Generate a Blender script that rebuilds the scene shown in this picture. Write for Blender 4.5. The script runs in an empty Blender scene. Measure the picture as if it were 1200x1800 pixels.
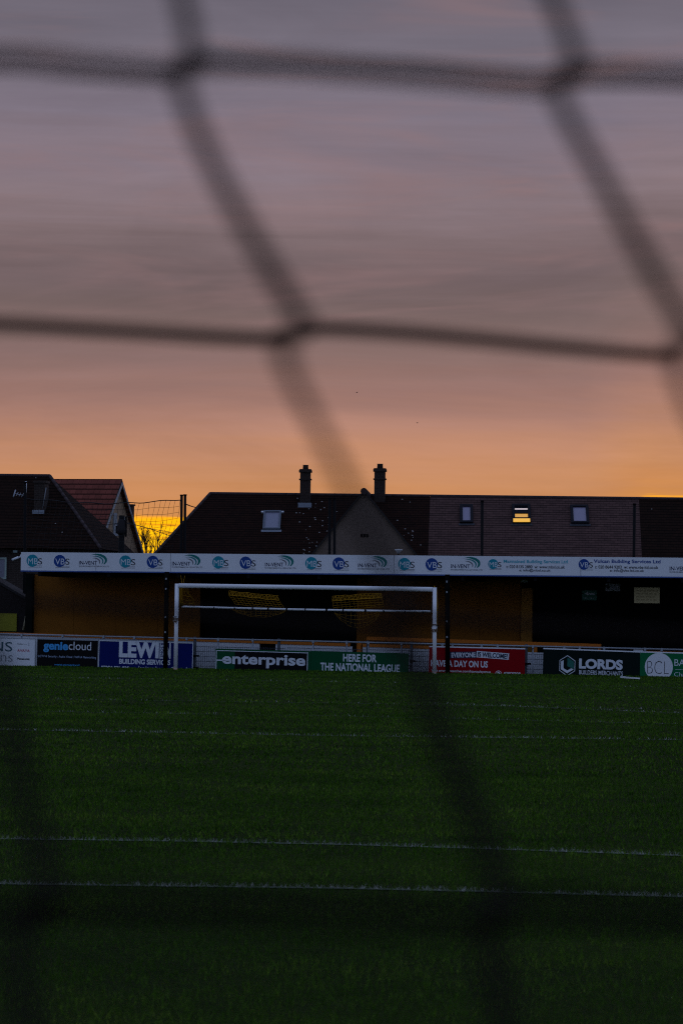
import bpy, math, random
import numpy as np
from mathutils import Vector, Matrix

random.seed(7)
RNG = np.random.default_rng(11)
SC = bpy.context.scene
COL = SC.collection
rad = math.radians

# ------------------------------------------------------------------ camera
PW, PH, F = 1200.0, 1800.0, 6040.0          # photo size and focal length in photo pixels
CAM_H, HORIZON, ROLL = 1.61, 1079.0, rad(0.75)
PITCH = math.atan((HORIZON - PH / 2) / F)
CP = Vector((0, 0, CAM_H))
FWD = Vector((0, math.cos(PITCH), math.sin(PITCH)))
_r0 = Vector((1, 0, 0)); _u0 = _r0.cross(FWD)
RIGHT = _r0 * math.cos(ROLL) + _u0 * math.sin(ROLL)
UP = _u0 * math.cos(ROLL) - _r0 * math.sin(ROLL)
cam_d = bpy.data.cameras.new('camera')
cam = bpy.data.objects.new('camera', cam_d); COL.objects.link(cam)
m = Matrix((RIGHT, UP, -FWD)).transposed().to_4x4(); m.translation = CP
cam.matrix_world = m
cam_d.sensor_fit = 'VERTICAL'; cam_d.sensor_height = 36.0; cam_d.sensor_width = 24.0
cam_d.lens = F / PH * 36.0
cam_d.clip_start = 0.02; cam_d.clip_end = 6000
cam_d.dof.use_dof = True; cam_d.dof.focus_distance = 99.0
cam_d.dof.aperture_fstop = 17.5; cam_d.dof.aperture_ratio = 0.50
SC.camera = cam

# ------------------------------------------------------------------ sky, sun, exposure
SUN_EL, SUN_AZ = rad(0.9), rad(-3.1)          # behind the houses, in the gap between the roofs
def lin(r, g, b):
    f = lambda c: (c / 255 / 12.92) if c <= 10.3 else ((c / 255 + 0.055) / 1.055) ** 2.4
    return (f(r), f(g), f(b), 1)
world = bpy.data.worlds.new('World'); SC.world = world
world.use_nodes = True
nt = world.node_tree; nt.nodes.clear()
N = nt.nodes.new; LK = nt.links.new
def mathn(t, op, a, b=None, clamp=False):
    n = t.nodes.new('ShaderNodeMath'); n.operation = op; n.use_clamp = clamp
    for i, v in enumerate((a, b)):
        if v is None: continue
        if isinstance(v, (int, float)): n.inputs[i].default_value = v
        else: t.links.new(v, n.inputs[i])
    return n.outputs[0]
def ramp(t, fac, stops, interp='LINEAR'):
    n = t.nodes.new('ShaderNodeValToRGB'); n.color_ramp.interpolation = interp
    el = n.color_ramp.elements
    while len(el) > 1: el.remove(el[0])
    el[0].position = stops[0][0]; el[0].color = stops[0][1]
    for p, c in stops[1:]:
        e = el.new(p); e.color = c
    t.links.new(fac, n.inputs[0])
    return n.outputs[0]
def mixc(t, fac, a, b, mode='MIX'):
    n = t.nodes.new('ShaderNodeMix'); n.data_type = 'RGBA'; n.blend_type = mode
    for i, v in ((0, fac), (6, a), (7, b)):
        if isinstance(v, (int, float)): n.inputs[i].default_value = v
        elif isinstance(v, tuple): n.inputs[i].default_value = v
        else: t.links.new(v, n.inputs[i])
    return n.outputs[2]
def noise(t, vec, scale, detail=4, rough=0.55, dist=0.0):
    n = t.nodes.new('ShaderNodeTexNoise'); n.inputs['Scale'].default_value = scale
    n.inputs['Detail'].default_value = detail; n.inputs['Roughness'].default_value = rough
    n.inputs['Distortion'].default_value = dist
    if vec is not None: t.links.new(vec, n.inputs['Vector'])
    return n.outputs[0]
def mapping(t, vec, loc=(0, 0, 0), rot=(0, 0, 0), sc=(1, 1, 1)):
    n = t.nodes.new('ShaderNodeMapping'); n.inputs[1].default_value = loc
    n.inputs[2].default_value = rot; n.inputs[3].default_value = sc
    t.links.new(vec, n.inputs[0]); return n.outputs[0]

def smooth(t, val, a, b):
    n = t.nodes.new('ShaderNodeMapRange'); n.interpolation_type = 'SMOOTHSTEP'
    n.inputs[1].default_value = a; n.inputs[2].default_value = b
    t.links.new(val, n.inputs[0]); return n.outputs[0]
tc = N('ShaderNodeTexCoord'); sep = N('ShaderNodeSeparateXYZ'); LK(tc.outputs['Generated'], sep.inputs[0])
X, Y, Z = sep.outputs
sky = N('ShaderNodeTexSky'); sky.sky_type = 'NISHITA'; sky.sun_disc = False
sky.sun_elevation = SUN_EL; sky.sun_rotation = SUN_AZ; sky.altitude = 30; sky.air_density = 1.0
sky.dust_density = 1.5; sky.ozone_density = 2.0
SKY_STRENGTH = 0.15
# long flat cloud streaks: noise in direction space, squeezed in height, tilted a little
st1 = noise(nt, mapping(nt, tc.outputs['Generated'], rot=(0, rad(1.2), 0), sc=(5.5, 5.5, 80)), 1.0, 5, 0.6, 0.8)
st2 = noise(nt, mapping(nt, tc.outputs['Generated'], loc=(3, 1, 7), rot=(0, rad(1.8), 0), sc=(13, 13, 260)), 1.0, 4, 0.6, 0.3)
st3 = noise(nt, mapping(nt, tc.outputs['Generated'], loc=(9, 4, 2), rot=(0, rad(4.0), 0), sc=(8, 8, 36)), 1.0, 5, 0.6, 0.8)
zw = mathn(nt, 'ADD', Z, mathn(nt, 'MULTIPLY', mathn(nt, 'SUBTRACT', st1, 0.5), mathn(nt, 'ADD', 0.004, mathn(nt, 'MULTIPLY', Z, 0.14, True))))
zw = mathn(nt, 'ADD', zw, mathn(nt, 'MULTIPLY', mathn(nt, 'SUBTRACT', st2, 0.5), 0.0070))
zw = mathn(nt, 'SUBTRACT', zw, mathn(nt, 'MULTIPLY', smooth(nt, X, 0.066, 0.090), 0.0074))   # the glow climbs higher to the north
zp = lambda v: (HORIZON - v) / F / 0.2
HOT = lambda r, g, b: tuple(c * 1.2 for c in lin(r, g, b)[:3]) + (1,)
SKYSTOPS = [(0.0, HOT(255, 150, 20)), (zp(1000), HOT(255, 186, 22)), (zp(960), HOT(255, 192, 14)), (zp(930), HOT(255, 184, 12)),
            (zp(916), HOT(255, 172, 16)), (zp(909), lin(208, 140, 78)), (zp(880), lin(201, 138, 90)), (zp(850), lin(198, 139, 97)),
            (zp(800), lin(190, 136, 106)), (zp(740), lin(173, 128, 112)), (zp(690), lin(155, 118, 109)), (zp(640), lin(139, 111, 106)),
            (zp(590), lin(127, 105, 102)), (zp(540), lin(117, 99, 98)), (zp(480), lin(116, 99, 101)), (zp(410), lin(127, 109, 112)), (zp(350), lin(135, 118, 124)),
            (zp(280), lin(132, 118, 128)), (zp(200), lin(127, 117, 130)), (zp(100), lin(117, 110, 122)), (zp(0), lin(107, 101, 113))]
low = ramp(nt, mathn(nt, 'DIVIDE', zw, 0.2, True), SKYSTOPS)
bright = mathn(nt, 'ADD', 0.76, mathn(nt, 'MULTIPLY', st3, 0.48))
bright = mathn(nt, 'ADD', bright, mathn(nt, 'MULTIPLY', mathn(nt, 'SUBTRACT', st2, 0.5), 0.20))
low = mixc(nt, 1.0, low, N('ShaderNodeCombineColor').outputs[0], 'MULTIPLY')
cc = [n for n in nt.nodes if n.type == 'COMBINE_COLOR'][0]
for i in range(3): LK(bright, cc.inputs[i])
pinkf = smooth(nt, noise(nt, mapping(nt, tc.outputs['Generated'], loc=(1, 8, 3), rot=(0, rad(8.0), 0), sc=(8, 8, 50)), 1.0, 4, 0.6, 0.8), 0.45, 0.75)
pinkf = mathn(nt, 'MULTIPLY', pinkf, smooth(nt, Z, 0.045, 0.09))
low = mixc(nt, mathn(nt, 'MULTIPLY', pinkf, 0.55), low, lin(150, 118, 118))
hotf = mathn(nt, 'MULTIPLY', smooth(nt, noise(nt, mapping(nt, tc.outputs['Generated'], loc=(5, 2, 1), rot=(0, rad(1.0), 0), sc=(40, 40, 520)), 1.0, 4, 0.6, 0.6), 0.47, 0.66), smooth(nt, Z, 0.0285, 0.0255))
low = mixc(nt, mathn(nt, 'MULTIPLY', hotf, 0.8), low, lin(226, 132, 26))
# clear dusk sky overhead and behind, the lit cloud bank low in the west
skm = N('ShaderNodeVectorMath'); skm.operation = 'SCALE'; LK(sky.outputs[0], skm.inputs[0]); skm.inputs['Scale'].default_value = SKY_STRENGTH
veil = mixc(nt, 0.55, skm.outputs[0], (0.37, 0.47, 0.80, 1))
up_f = smooth(nt, Z, 0.18, 0.55)
back_f = smooth(nt, Y, 0.75, -0.1)
fac = mathn(nt, 'MAXIMUM', up_f, back_f)
skycol = mixc(nt, fac, low, veil)
bg = N('ShaderNodeBackground'); LK(skycol, bg.inputs[0]); bg.inputs[1].default_value = 1.0
wo = N('ShaderNodeOutputWorld'); LK(bg.outputs[0], wo.inputs[0])

sun_d = bpy.data.lights.new('sun', 'SUN'); sun_d.energy = 0.15; sun_d.angle = rad(0.5); sun_d.color = (1.0, 0.62, 0.28)
sun = bpy.data.objects.new('sun', sun_d); COL.objects.link(sun)
sd = Vector((math.sin(SUN_AZ) * math.cos(SUN_EL), math.cos(SUN_AZ) * math.cos(SUN_EL), math.sin(SUN_EL)))
sun.rotation_euler = sd.to_track_quat('Z', 'Y').to_euler()

SC.view_settings.view_transform = 'Standard'; SC.view_settings.look = 'None'
SC.view_settings.exposure = 0.0; SC.view_settings.gamma = 1.0; SC.view_settings.use_curve_mapping = False
SC.render.engine = 'CYCLES'
SC.cycles.max_bounces = 5; SC.cycles.diffuse_bounces = 3; SC.cycles.caustics_reflective = False; SC.cycles.caustics_refractive = False
SC.cycles.use_denoising = False; SC.cycles.filter_width = 1.15; SC.cycles.sample_clamp_indirect = 3.0

# ------------------------------------------------------------------ the frame of the far end
def ray(u, v): return FWD + RIGHT * ((u - PW / 2) / F) + UP * ((PH / 2 - v) / F)
def hit(u, v, p0, nrm):
    d = ray(u, v); return CP + d * ((p0 - CP).dot(nrm) / d.dot(nrm))
def ground(u, v, z=0.0): return hit(u, v, Vector((0, 0, z)), Vector((0, 0, 1)))
TH = rad(12)
E = Vector((math.cos(TH), -math.sin(TH), 0)); NB = Vector((math.sin(TH), math.cos(TH), 0)); ZUP = Vector((0, 0, 1))
O = ground(535, 1181)
def at(u, v, w): return hit(u, v, O + NB * w, NB)                 # where pixel (u,v) meets the upright plane w metres behind the goal line
def sw(p): return (p - O).dot(E), (p - O).dot(NB), p.z             # world -> along, behind, up
def wd(s, w, z): return O + E * s + NB * w + ZUP * z
def set_yaw(deg):                                                  # houses and sheds do not stand quite parallel to the stand
    global E, NB
    E = Vector((math.cos(rad(deg)), -math.sin(rad(deg)), 0)); NB = Vector((math.sin(rad(deg)), math.cos(rad(deg)), 0))
def frame_at(p, x=None, z=ZUP):
    x = (x or E).normalized(); y = z.cross(x).normalized(); zz = x.cross(y).normalized()
    mm = Matrix((x, y, zz)).transposed().to_4x4(); mm.translation = p; return mm

# ------------------------------------------------------------------ materials
MATS = {}
def mat(name, col, rough=0.7, spec=0.3, metal=0.0, var=0.12, vscale=3.0, bump=0.0, bscale=40.0, emit=None, estr=0.0):
    if name in MATS: return MATS[name]
    mt = bpy.data.materials.new(name); mt.use_nodes = True; t = mt.node_tree
    p = t.nodes['Principled BSDF']; p.inputs['Roughness'].default_value = rough
    p.inputs['Specular IOR Level'].default_value = spec; p.inputs['Metallic'].default_value = metal
    c = t.nodes.new('ShaderNodeTexCoord').outputs['Object']
    nz = noise(t, c, vscale, 5, 0.6)
    f = mathn(t, 'ADD', 1.0 - var, mathn(t, 'MULTIPLY', nz, 2 * var))
    rgb = t.nodes.new('ShaderNodeRGB'); rgb.outputs[0].default_value = (*col[:3], 1)
    vm = t.nodes.new('ShaderNodeVectorMath'); vm.operation = 'SCALE'
    t.links.new(rgb.outputs[0], vm.inputs[0]); t.links.new(f, vm.inputs['Scale'])
    t.links.new(vm.outputs[0], p.inputs['Base Color'])
    if bump:
        b = t.nodes.new('ShaderNodeBump'); b.inputs['Strength'].default_value = bump; b.inputs['Distance'].default_value = 0.02
        t.links.new(noise(t, c, bscale, 4), b.inputs['Height']); t.links.new(b.outputs[0], p.inputs['Normal'])
    if emit:
        p.inputs['Emission Color'].default_value = (*emit[:3], 1); p.inputs['Emission Strength'].default_value = estr
    MATS[name] = mt; return mt

def tile_mat(name, c1, c2, gap, bw=0.28, bh=0.17, lichen=0.0, lbox=None, dirt=0.35):
    mt = bpy.data.materials.new(name); mt.use_nodes = True; t = mt.node_tree
    p = t.nodes['Principled BSDF']; p.inputs['Roughness'].default_value = 0.9; p.inputs['Specular IOR Level'].default_value = 0.04
    uv = t.nodes.new('ShaderNodeUVMap').outputs[0]                 # metres along the eave / up the slope
    b = t.nodes.new('ShaderNodeTexBrick'); t.links.new(uv, b.inputs['Vector'])
    b.inputs['Scale'].default_value = 1.0; b.inputs['Brick Width'].default_value = bw; b.inputs['Row Height'].default_value = bh
    b.inputs['Mortar Size'].default_value = 0.006; b.inputs['Mortar Smooth'].default_value = 0.2; b.inputs['Bias'].default_value = 0.0
    b.inputs['Color1'].default_value = (*c1, 1); b.inputs['Color2'].default_value = (*c2, 1); b.inputs['Mortar'].default_value = (*gap, 1)
    nz = noise(t, mapping(t, uv, sc=(1.2, 1.2, 1)), 1.6, 6, 0.65)
    nz2 = noise(t, mapping(t, uv, sc=(1 / bw, 0.6 / bh, 1)), 1.0, 3, 0.7)
    f = mathn(t, 'ADD', 1 - dirt, mathn(t, 'MULTIPLY', mathn(t, 'ADD', nz, nz2), dirt))
    vm = t.nodes.new('ShaderNodeVectorMath'); vm.operation = 'SCALE'
    t.links.new(b.outputs[0], vm.inputs[0]); t.links.new(f, vm.inputs['Scale'])
    sr = t.nodes.new('ShaderNodeSeparateXYZ'); t.links.new(uv, sr.inputs[0])
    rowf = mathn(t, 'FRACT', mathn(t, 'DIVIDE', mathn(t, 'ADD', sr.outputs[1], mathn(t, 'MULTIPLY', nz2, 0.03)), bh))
    colr = mixc(t, mathn(t, 'MULTIPLY', mathn(t, 'LESS_THAN', rowf, 0.24), 0.85), vm.outputs[0], (*gap, 1))      # open joint and its shadow line under each course, painted in the gap colour
    if lichen:
        vo = t.nodes.new('ShaderNodeTexVoronoi'); vo.inputs['Scale'].default_value = 5.2; t.links.new(uv, vo.inputs['Vector'])
        near = mathn(t, 'LESS_THAN', vo.outputs['Distance'], 0.21)
        sepc = t.nodes.new('ShaderNodeSeparateColor'); t.links.new(vo.outputs['Color'], sepc.inputs[0])
        big = noise(t, uv, 0.42, 3, 0.6)
        if lbox:                                                   # the lichen grows in two patches below the chimneys
            sl = t.nodes.new('ShaderNodeSeparateXYZ'); t.links.new(uv, sl.inputs[0])
            d1 = mathn(t, 'ABSOLUTE', mathn(t, 'SUBTRACT', sl.outputs[0], 5.2)); d2 = mathn(t, 'ABSOLUTE', mathn(t, 'SUBTRACT', sl.outputs[0], 9.6))
            pt = mathn(t, 'MAXIMUM', smooth(t, d1, 2.2, 0.2), mathn(t, 'MULTIPLY', smooth(t, d2, 1.5, 0.2), 0.8))
            big = mathn(t, 'ADD', mathn(t, 'MULTIPLY', big, 0.35), mathn(t, 'MULTIPLY', pt, 0.42))
        keep = mathn(t, 'MULTIPLY', near, mathn(t, 'GREATER_THAN', mathn(t, 'ADD', sepc.outputs[0], mathn(t, 'MULTIPLY', mathn(t, 'SUBTRACT', big, 0.5), 2.6)), 1.0 - lichen))
        colr = mixc(t, keep, colr, (0.24, 0.23, 0.215, 1))
    t.links.new(colr, p.inputs['Base Color'])
    bp = t.nodes.new('ShaderNodeBump'); bp.inputs['Strength'].default_value = 0.8; bp.inputs['Distance'].default_value = 0.03
    sx = t.nodes.new('ShaderNodeSeparateXYZ'); t.links.new(uv, sx.inputs[0])
    saw = mathn(t, 'FRACT', mathn(t, 'DIVIDE', sx.outputs[1], bh))
    t.links.new(mathn(t, 'ADD', mathn(t, 'SUBTRACT', 1.0, saw), mathn(t, 'MULTIPLY', nz2, 0.5)), bp.inputs['Height'])
    t.links.new(bp.outputs[0], p.inputs['Normal'])
    MATS[name] = mt; return mt

def brick_mat(name, c1, c2, mortar, sc=1.0):
    mt = bpy.data.materials.new(name); mt.use_nodes = True; t = mt.node_tree
    p = t.nodes['Principled BSDF']; p.inputs['Roughness'].default_value = 0.9
    uv = t.nodes.new('ShaderNodeUVMap').outputs[0]
    b = t.nodes.new('ShaderNodeTexBrick'); t.links.new(uv, b.inputs['Vector'])
    b.inputs['Scale'].default_value = sc; b.inputs['Brick Width'].default_value = 0.225; b.inputs['Row Height'].default_value = 0.075
    b.inputs['Mortar Size'].default_value = 0.01; b.inputs['Color1'].default_value = (*c1, 1); b.inputs['Color2'].default_value = (*c2, 1)
    b.inputs['Mortar'].default_value = (*mortar, 1)
    nz = noise(t, uv, 3.0, 5, 0.7)
    vm = t.nodes.new('ShaderNodeVectorMath'); vm.operation = 'SCALE'
    t.links.new(b.outputs[0], vm.inputs[0]); t.links.new(mathn(t, 'ADD', 0.5, nz), vm.inputs['Scale'])
    t.links.new(vm.outputs[0], p.inputs['Base Color']); MATS[name] = mt; return mt

WHITE = mat('white_vinyl', (0.72, 0.74, 0.76), 0.45, var=0.06)
GOALWHITE = mat('white_gloss_paint', (0.80, 0.81, 0.82), 0.3, 0.5, var=0.05)
BLACK = mat('black_paint', (0.003, 0.003, 0.003), 0.7, 0.04)
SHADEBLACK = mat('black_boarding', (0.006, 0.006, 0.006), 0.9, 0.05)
DARKSTEEL = mat('dark_steel', (0.006, 0.006, 0.0065), 0.7, 0.1)
GALV = mat('galvanised_steel', (0.30, 0.33, 0.36), 0.45, 0.5, 0.6, var=0.2, vscale=8)
AMBER = mat('amber_boarding', (0.23, 0.083, 0.007), 0.75, 0.15, var=0.25, vscale=1.6, bump=0.1, bscale=15)
ORANGE = mat('orange_painted_timber', (0.50, 0.14, 0.008), 0.6, 0.25, var=0.15)
PALEWALL = mat('pale_painted_panel', (0.60, 0.62, 0.64), 0.6, 0.25, var=0.12, vscale=2.0)
LEAD = mat('lead_flashing', (0.22, 0.25, 0.29), 0.5, 0.4, var=0.25, vscale=6)
YELLOWNET = mat('yellow_net_cord', (0.42, 0.21, 0.012), 0.8, 0.1)
NAVY = mat('navy_ink', (0.012, 0.020, 0.07), 0.5, 0.3)
GREYINK = mat('grey_ink', (0.16, 0.17, 0.19), 0.5)
DARKINK = mat('dark_ink', (0.03, 0.035, 0.045), 0.5)

# ------------------------------------------------------------------ mesh builder
_txt = {}
def text_geo(body, bold=0.0):
    k = (body, bold)
    if k in _txt: return _txt[k]
    cu = bpy.data.curves.new('lettering', 'FONT'); cu.body = body; cu.offset = bold; cu.resolution_u = 4
    ob = bpy.data.objects.new('lettering', cu); COL.objects.link(ob)
    bpy.context.view_layer.update()
    dg = bpy.context.evaluated_depsgraph_get(); ev = ob.evaluated_get(dg); me = ev.to_mesh()
    v = np.array([x.co[:2] for x in me.vertices]); f = [tuple(p.vertices) for p in me.polygons]
    ev.to_mesh_clear(); bpy.data.objects.remove(ob); bpy.data.curves.remove(cu)
    lo, hi = v.min(0), v.max(0); v = (v - lo) / (hi - lo)
    _txt[k] = (v, f, (hi - lo)[0] / (hi - lo)[1]); return _txt[k]

class MB:
    def __init__(s): s.v = []; s.f = []; s.mi = []; s.mats = []; s.uv = {}; s.smooth = []
    def mid(s, mt):
        if mt not in s.mats: s.mats.append(mt)
        return s.mats.index(mt)
    def face(s, pts, mt, uv=None, smooth=False):
        b = len(s.v); s.v += [tuple(p) for p in pts]; s.f.append(tuple(range(b, b + len(pts)))); s.mi.append(s.mid(mt)); s.smooth.append(smooth)
        if uv: s.uv[len(s.f) - 1] = uv
    def box(s, x0, x1, y0, y1, z0, z1, mt):
        x0, x1 = min(x0, x1), max(x0, x1); y0, y1 = min(y0, y1), max(y0, y1); z0, z1 = min(z0, z1), max(z0, z1)
        P = [(x0, y0, z0), (x1, y0, z0), (x1, y1, z0), (x0, y1, z0), (x0, y0, z1), (x1, y0, z1), (x1, y1, z1), (x0, y1, z1)]
        for q in ((0, 1, 5, 4), (1, 2, 6, 5), (2, 3, 7, 6), (3, 0, 4, 7), (4, 5, 6, 7), (3, 2, 1, 0)):
            pts = [P[i] for i in q]
            if q in ((0, 1, 5, 4), (2, 3, 7, 6)): uv = [(p[0], p[2]) for p in pts]
            elif q in ((1, 2, 6, 5), (3, 0, 4, 7)): uv = [(p[1], p[2]) for p in pts]
            else: uv = [(p[0], p[1]) for p in pts]
            s.face(pts, mt, uv)
    def plate(s, poly, y0, y1, mt):                 # polygon in x,z (counter-clockwise seen from -y) made y0..y1 thick
        n = len(poly)
        s.face([(x, y0, z) for x, z in poly], mt, [(x, z) for x, z in poly])
        s.face([(x, y1, z) for x, z in reversed(poly)], mt, [(x, z) for x, z in reversed(poly)])
        for i in range(n):
            a, b = poly[i], poly[(i + 1) % n]
            s.face([(a[0], y0, a[1]), (a[0], y1, a[1]), (b[0], y1, b[1]), (b[0], y0, b[1])], mt)
    def flat(s, poly, y, mt): s.face([(x, y, z) for x, z in poly], mt)
    def disc(s, cx, cz, rx, rz, y, mt, n=40): s.flat([(cx + rx * math.cos(2 * math.pi * i / n), cz + rz * math.sin(2 * math.pi * i / n)) for i in range(n)], y, mt)
    def tube(s, pts, r, mt, n=8, cap=True):
        pts = [Vector(p) for p in pts]; rs = r if isinstance(r, (list, tuple)) else [r] * len(pts)
        b = len(s.v); K = len(pts); mi = s.mid(mt)
        ref = None
        for i, p in enumerate(pts):
            d = (pts[min(i + 1, K - 1)] - pts[max(i - 1, 0)]).normalized()
            if ref is None: ref = Vector((0, 0, 1)) if abs(d.z) < 0.9 else Vector((1, 0, 0))
            a = d.cross(ref).normalized(); c = a.cross(d); ref = c
            for k in range(n):
                an = 2 * math.pi * k / n; s.v.append(tuple(p + (a * math.cos(an) + c * math.sin(an)) * rs[i]))
        for i in range(K - 1):
            for k in range(n):
                k2 = (k + 1) % n
                s.f.append((b + i * n + k, b + (i + 1) * n + k, b + (i + 1) * n + k2, b + i * n + k2)); s.mi.append(mi); s.smooth.append(True)
        if cap:
            s.f.append(tuple(b + k for k in range(n))); s.mi.append(mi); s.smooth.append(False)
            s.f.append(tuple(b + (K - 1) * n + k for k in reversed(range(n)))); s.mi.append(mi); s.smooth.append(False)
    def text(s, body, x0, x1, z0, z1, y, mt, bold=0.0, rot=0.0, vert=False):
        v, f, _ = text_geo(body, bold); b = len(s.v); mi = s.mid(mt)
        cx, cz = (x0 + x1) / 2, (z0 + z1) / 2; W, H = x1 - x0, z1 - z0
        for a, c in v:
            if vert: px, pz = (c - 0.5) * W, (0.5 - a) * H           # reads downwards
            else: px, pz = (a - 0.5) * W, (c - 0.5) * H
            s.v.append((cx + px * math.cos(rot) - pz * math.sin(rot), y, cz + px * math.sin(rot) + pz * math.cos(rot)))
        for q in f: s.f.append(tuple(b + i for i in q)); s.mi.append(mi); s.smooth.append(False)
    def build(s, name, parent=None, matrix=None):
        me = bpy.data.meshes.new(name); me.from_pydata(s.v, [], s.f)
        for mt in s.mats: me.materials.append(mt)
        me.polygons.foreach_set('material_index', s.mi); me.polygons.foreach_set('use_smooth', s.smooth)
        if s.uv:
            ul = me.uv_layers.new(name='UVMap')
            for fi, uv in s.uv.items():
                for li, c in zip(me.polygons[fi].loop_indices, uv): ul.data[li].uv = c
        me.update()
        ob = bpy.data.objects.new(name, me); COL.objects.link(ob)
        if parent: ob.parent = parent
        elif matrix is not None: ob.matrix_world = matrix
        return ob

def tag(o, label=None, cat=None, group=None, kind=None):
    if label: o['label'] = label
    if cat: o['category'] = cat
    if group: o['group'] = group
    if kind: o['kind'] = kind
    return o
def thing(name, label, cat, mtx, group=None):
    o = bpy.data.objects.new(name, None); COL.objects.link(o); o.matrix_world = mtx; o.empty_display_size = 0.2
    return tag(o, label, cat, group)

# ------------------------------------------------------------------ ground and grass
def grass_ground_mat():
    mt = bpy.data.materials.new('turf'); mt.use_nodes = True; t = mt.node_tree
    p = t.nodes['Principled BSDF']; p.inputs['Roughness'].default_value = 0.95; p.inputs['Specular IOR Level'].default_value = 0.05
    c = t.nodes.new('ShaderNodeTexCoord').outputs['Object']
    a = noise(t, c, 0.35, 4, 0.6); b = noise(t, c, 9.0, 6, 0.7)
    f = mathn(t, 'ADD', mathn(t, 'MULTIPLY', a, 0.5), mathn(t, 'MULTIPLY', b, 0.5))
    col = ramp(t, f, [(0.30, (0.006, 0.014, 0.0008, 1)), (0.5, (0.018, 0.040, 0.0015, 1)), (0.7, (0.036, 0.066, 0.003, 1))])
    t.links.new(col, p.inputs['Base Color'])
    bp = t.nodes.new('ShaderNodeBump'); bp.inputs['Strength'].default_value = 1.0; bp.inputs['Distance'].default_value = 0.05
    t.links.new(noise(t, c, 22.0, 6, 0.75), bp.inputs['Height']); t.links.new(bp.outputs[0], p.inputs['Normal'])
    return mt
def blade_mat():
    mt = bpy.data.materials.new('grass_blade'); mt.use_nodes = True; t = mt.node_tree
    p = t.nodes['Principled BSDF']; p.inputs['Roughness'].default_value = 0.8; p.inputs['Specular IOR Level'].default_value = 0.02
    c = t.nodes.new('ShaderNodeTexCoord').outputs['Object']
    a = noise(t, c, 0.5, 4, 0.6); b = noise(t, c, 35.0, 2, 0.6); d = noise(t, c, 3.0, 3, 0.6)
    f = mathn(t, 'ADD', mathn(t, 'MULTIPLY', a, 0.5), mathn(t, 'ADD', mathn(t, 'MULTIPLY', b, 0.85), mathn(t, 'MULTIPLY', d, 0.35)))
    f = mathn(t, 'SUBTRACT', f, 0.36)
    col = ramp(t, f, [(0.30, (0.015, 0.040, 0.0025, 1)), (0.48, (0.047, 0.116, 0.008, 1)), (0.62, (0.098, 0.175, 0.017, 1)), (0.75, (0.20, 0.26, 0.03, 1))])
    t.links.new(col, p.inputs['Base Color'])
    return mt
g = MB(); gm = grass_ground_mat()
g.face([(-700, -100, 0), (700, -100, 0), (700, 1500, 0), (-700, 1500, 0)], gm)
tag(g.build('ground'), kind='structure')
BLADE = blade_mat()
CHALK = mat('chalked_grass', (0.47, 0.46, 0.42), 0.9, 0.1, var=0.3, vscale=20)

def blades(xs, ys, h, w, lean=0.55):
    n = len(xs); an = RNG.uniform(0, 2 * np.pi, n); hh = h * RNG.uniform(0.55, 1.25, n); ww = w * RNG.uniform(0.6, 1.3, n)
    dx, dy = np.cos(an) * ww / 2, np.sin(an) * ww / 2
    la = RNG.uniform(0, 2 * np.pi, n); ll = hh * RNG.uniform(0.1, lean * 1.6, n)
    v = np.zeros((n, 3, 3)); v[:, 0] = np.stack([xs - dx, ys - dy, np.full(n, -0.003)], 1); v[:, 1] = np.stack([xs + dx, ys + dy, np.full(n, -0.003)], 1)
    v[:, 2] = np.stack([xs + np.cos(la) * ll, ys + np.sin(la) * ll, hh], 1)
    return v.reshape(-1, 3)
def tri_obj(name, v, mt):
    n = len(v) // 3; me = bpy.data.meshes.new(name)
    me.vertices.add(n * 3); me.vertices.foreach_set('co', v.astype(np.float32).ravel())
    me.loops.add(n * 3); me.loops.foreach_set('vertex_index', np.arange(n * 3, dtype=np.int32))
    me.polygons.add(n); me.polygons.foreach_set('loop_start', np.arange(0, n * 3, 3, dtype=np.int32))
    me.materials.append(mt); me.update(calc_edges=True)
    ob = bpy.data.objects.new(name, me); COL.objects.link(ob); return ob
BOARD_W = 2.2
parts = []
for (y0, y1, dens, h, w) in ((10.5, 17, 1450, 0.040, 0.0030), (17, 23, 1150, 0.038, 0.0045), (23, 35, 620, 0.038, 0.009), (35, 58, 200, 0.038, 0.018), (58, 102, 62, 0.036, 0.034)):
    half = 0.1 * y1 + 0.9; n = int(dens * 2 * half * (y1 - y0))
    xs = RNG.uniform(-half, half, n); ys = RNG.uniform(y0, y1, n)
    cl = np.sin(xs * 3.1 + np.sin(ys * 2.3) * 1.7) * np.sin(ys * 2.7 + np.sin(xs * 1.9))        # a little clumping
    keep = (np.abs(xs) < 0.1 * ys + 0.9) & (RNG.uniform(0, 1, n) < 0.8 + 0.35 * cl)
    keep &= (xs - O.x) * NB.x + (ys - O.y) * NB.y < BOARD_W + 0.02
    parts.append(blades(xs[keep], ys[keep], h, w))
gr = tri_obj('grass', np.concatenate(parts), BLADE); tag(gr, 'short green grass of the football pitch', 'grass', kind='stuff')

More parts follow.
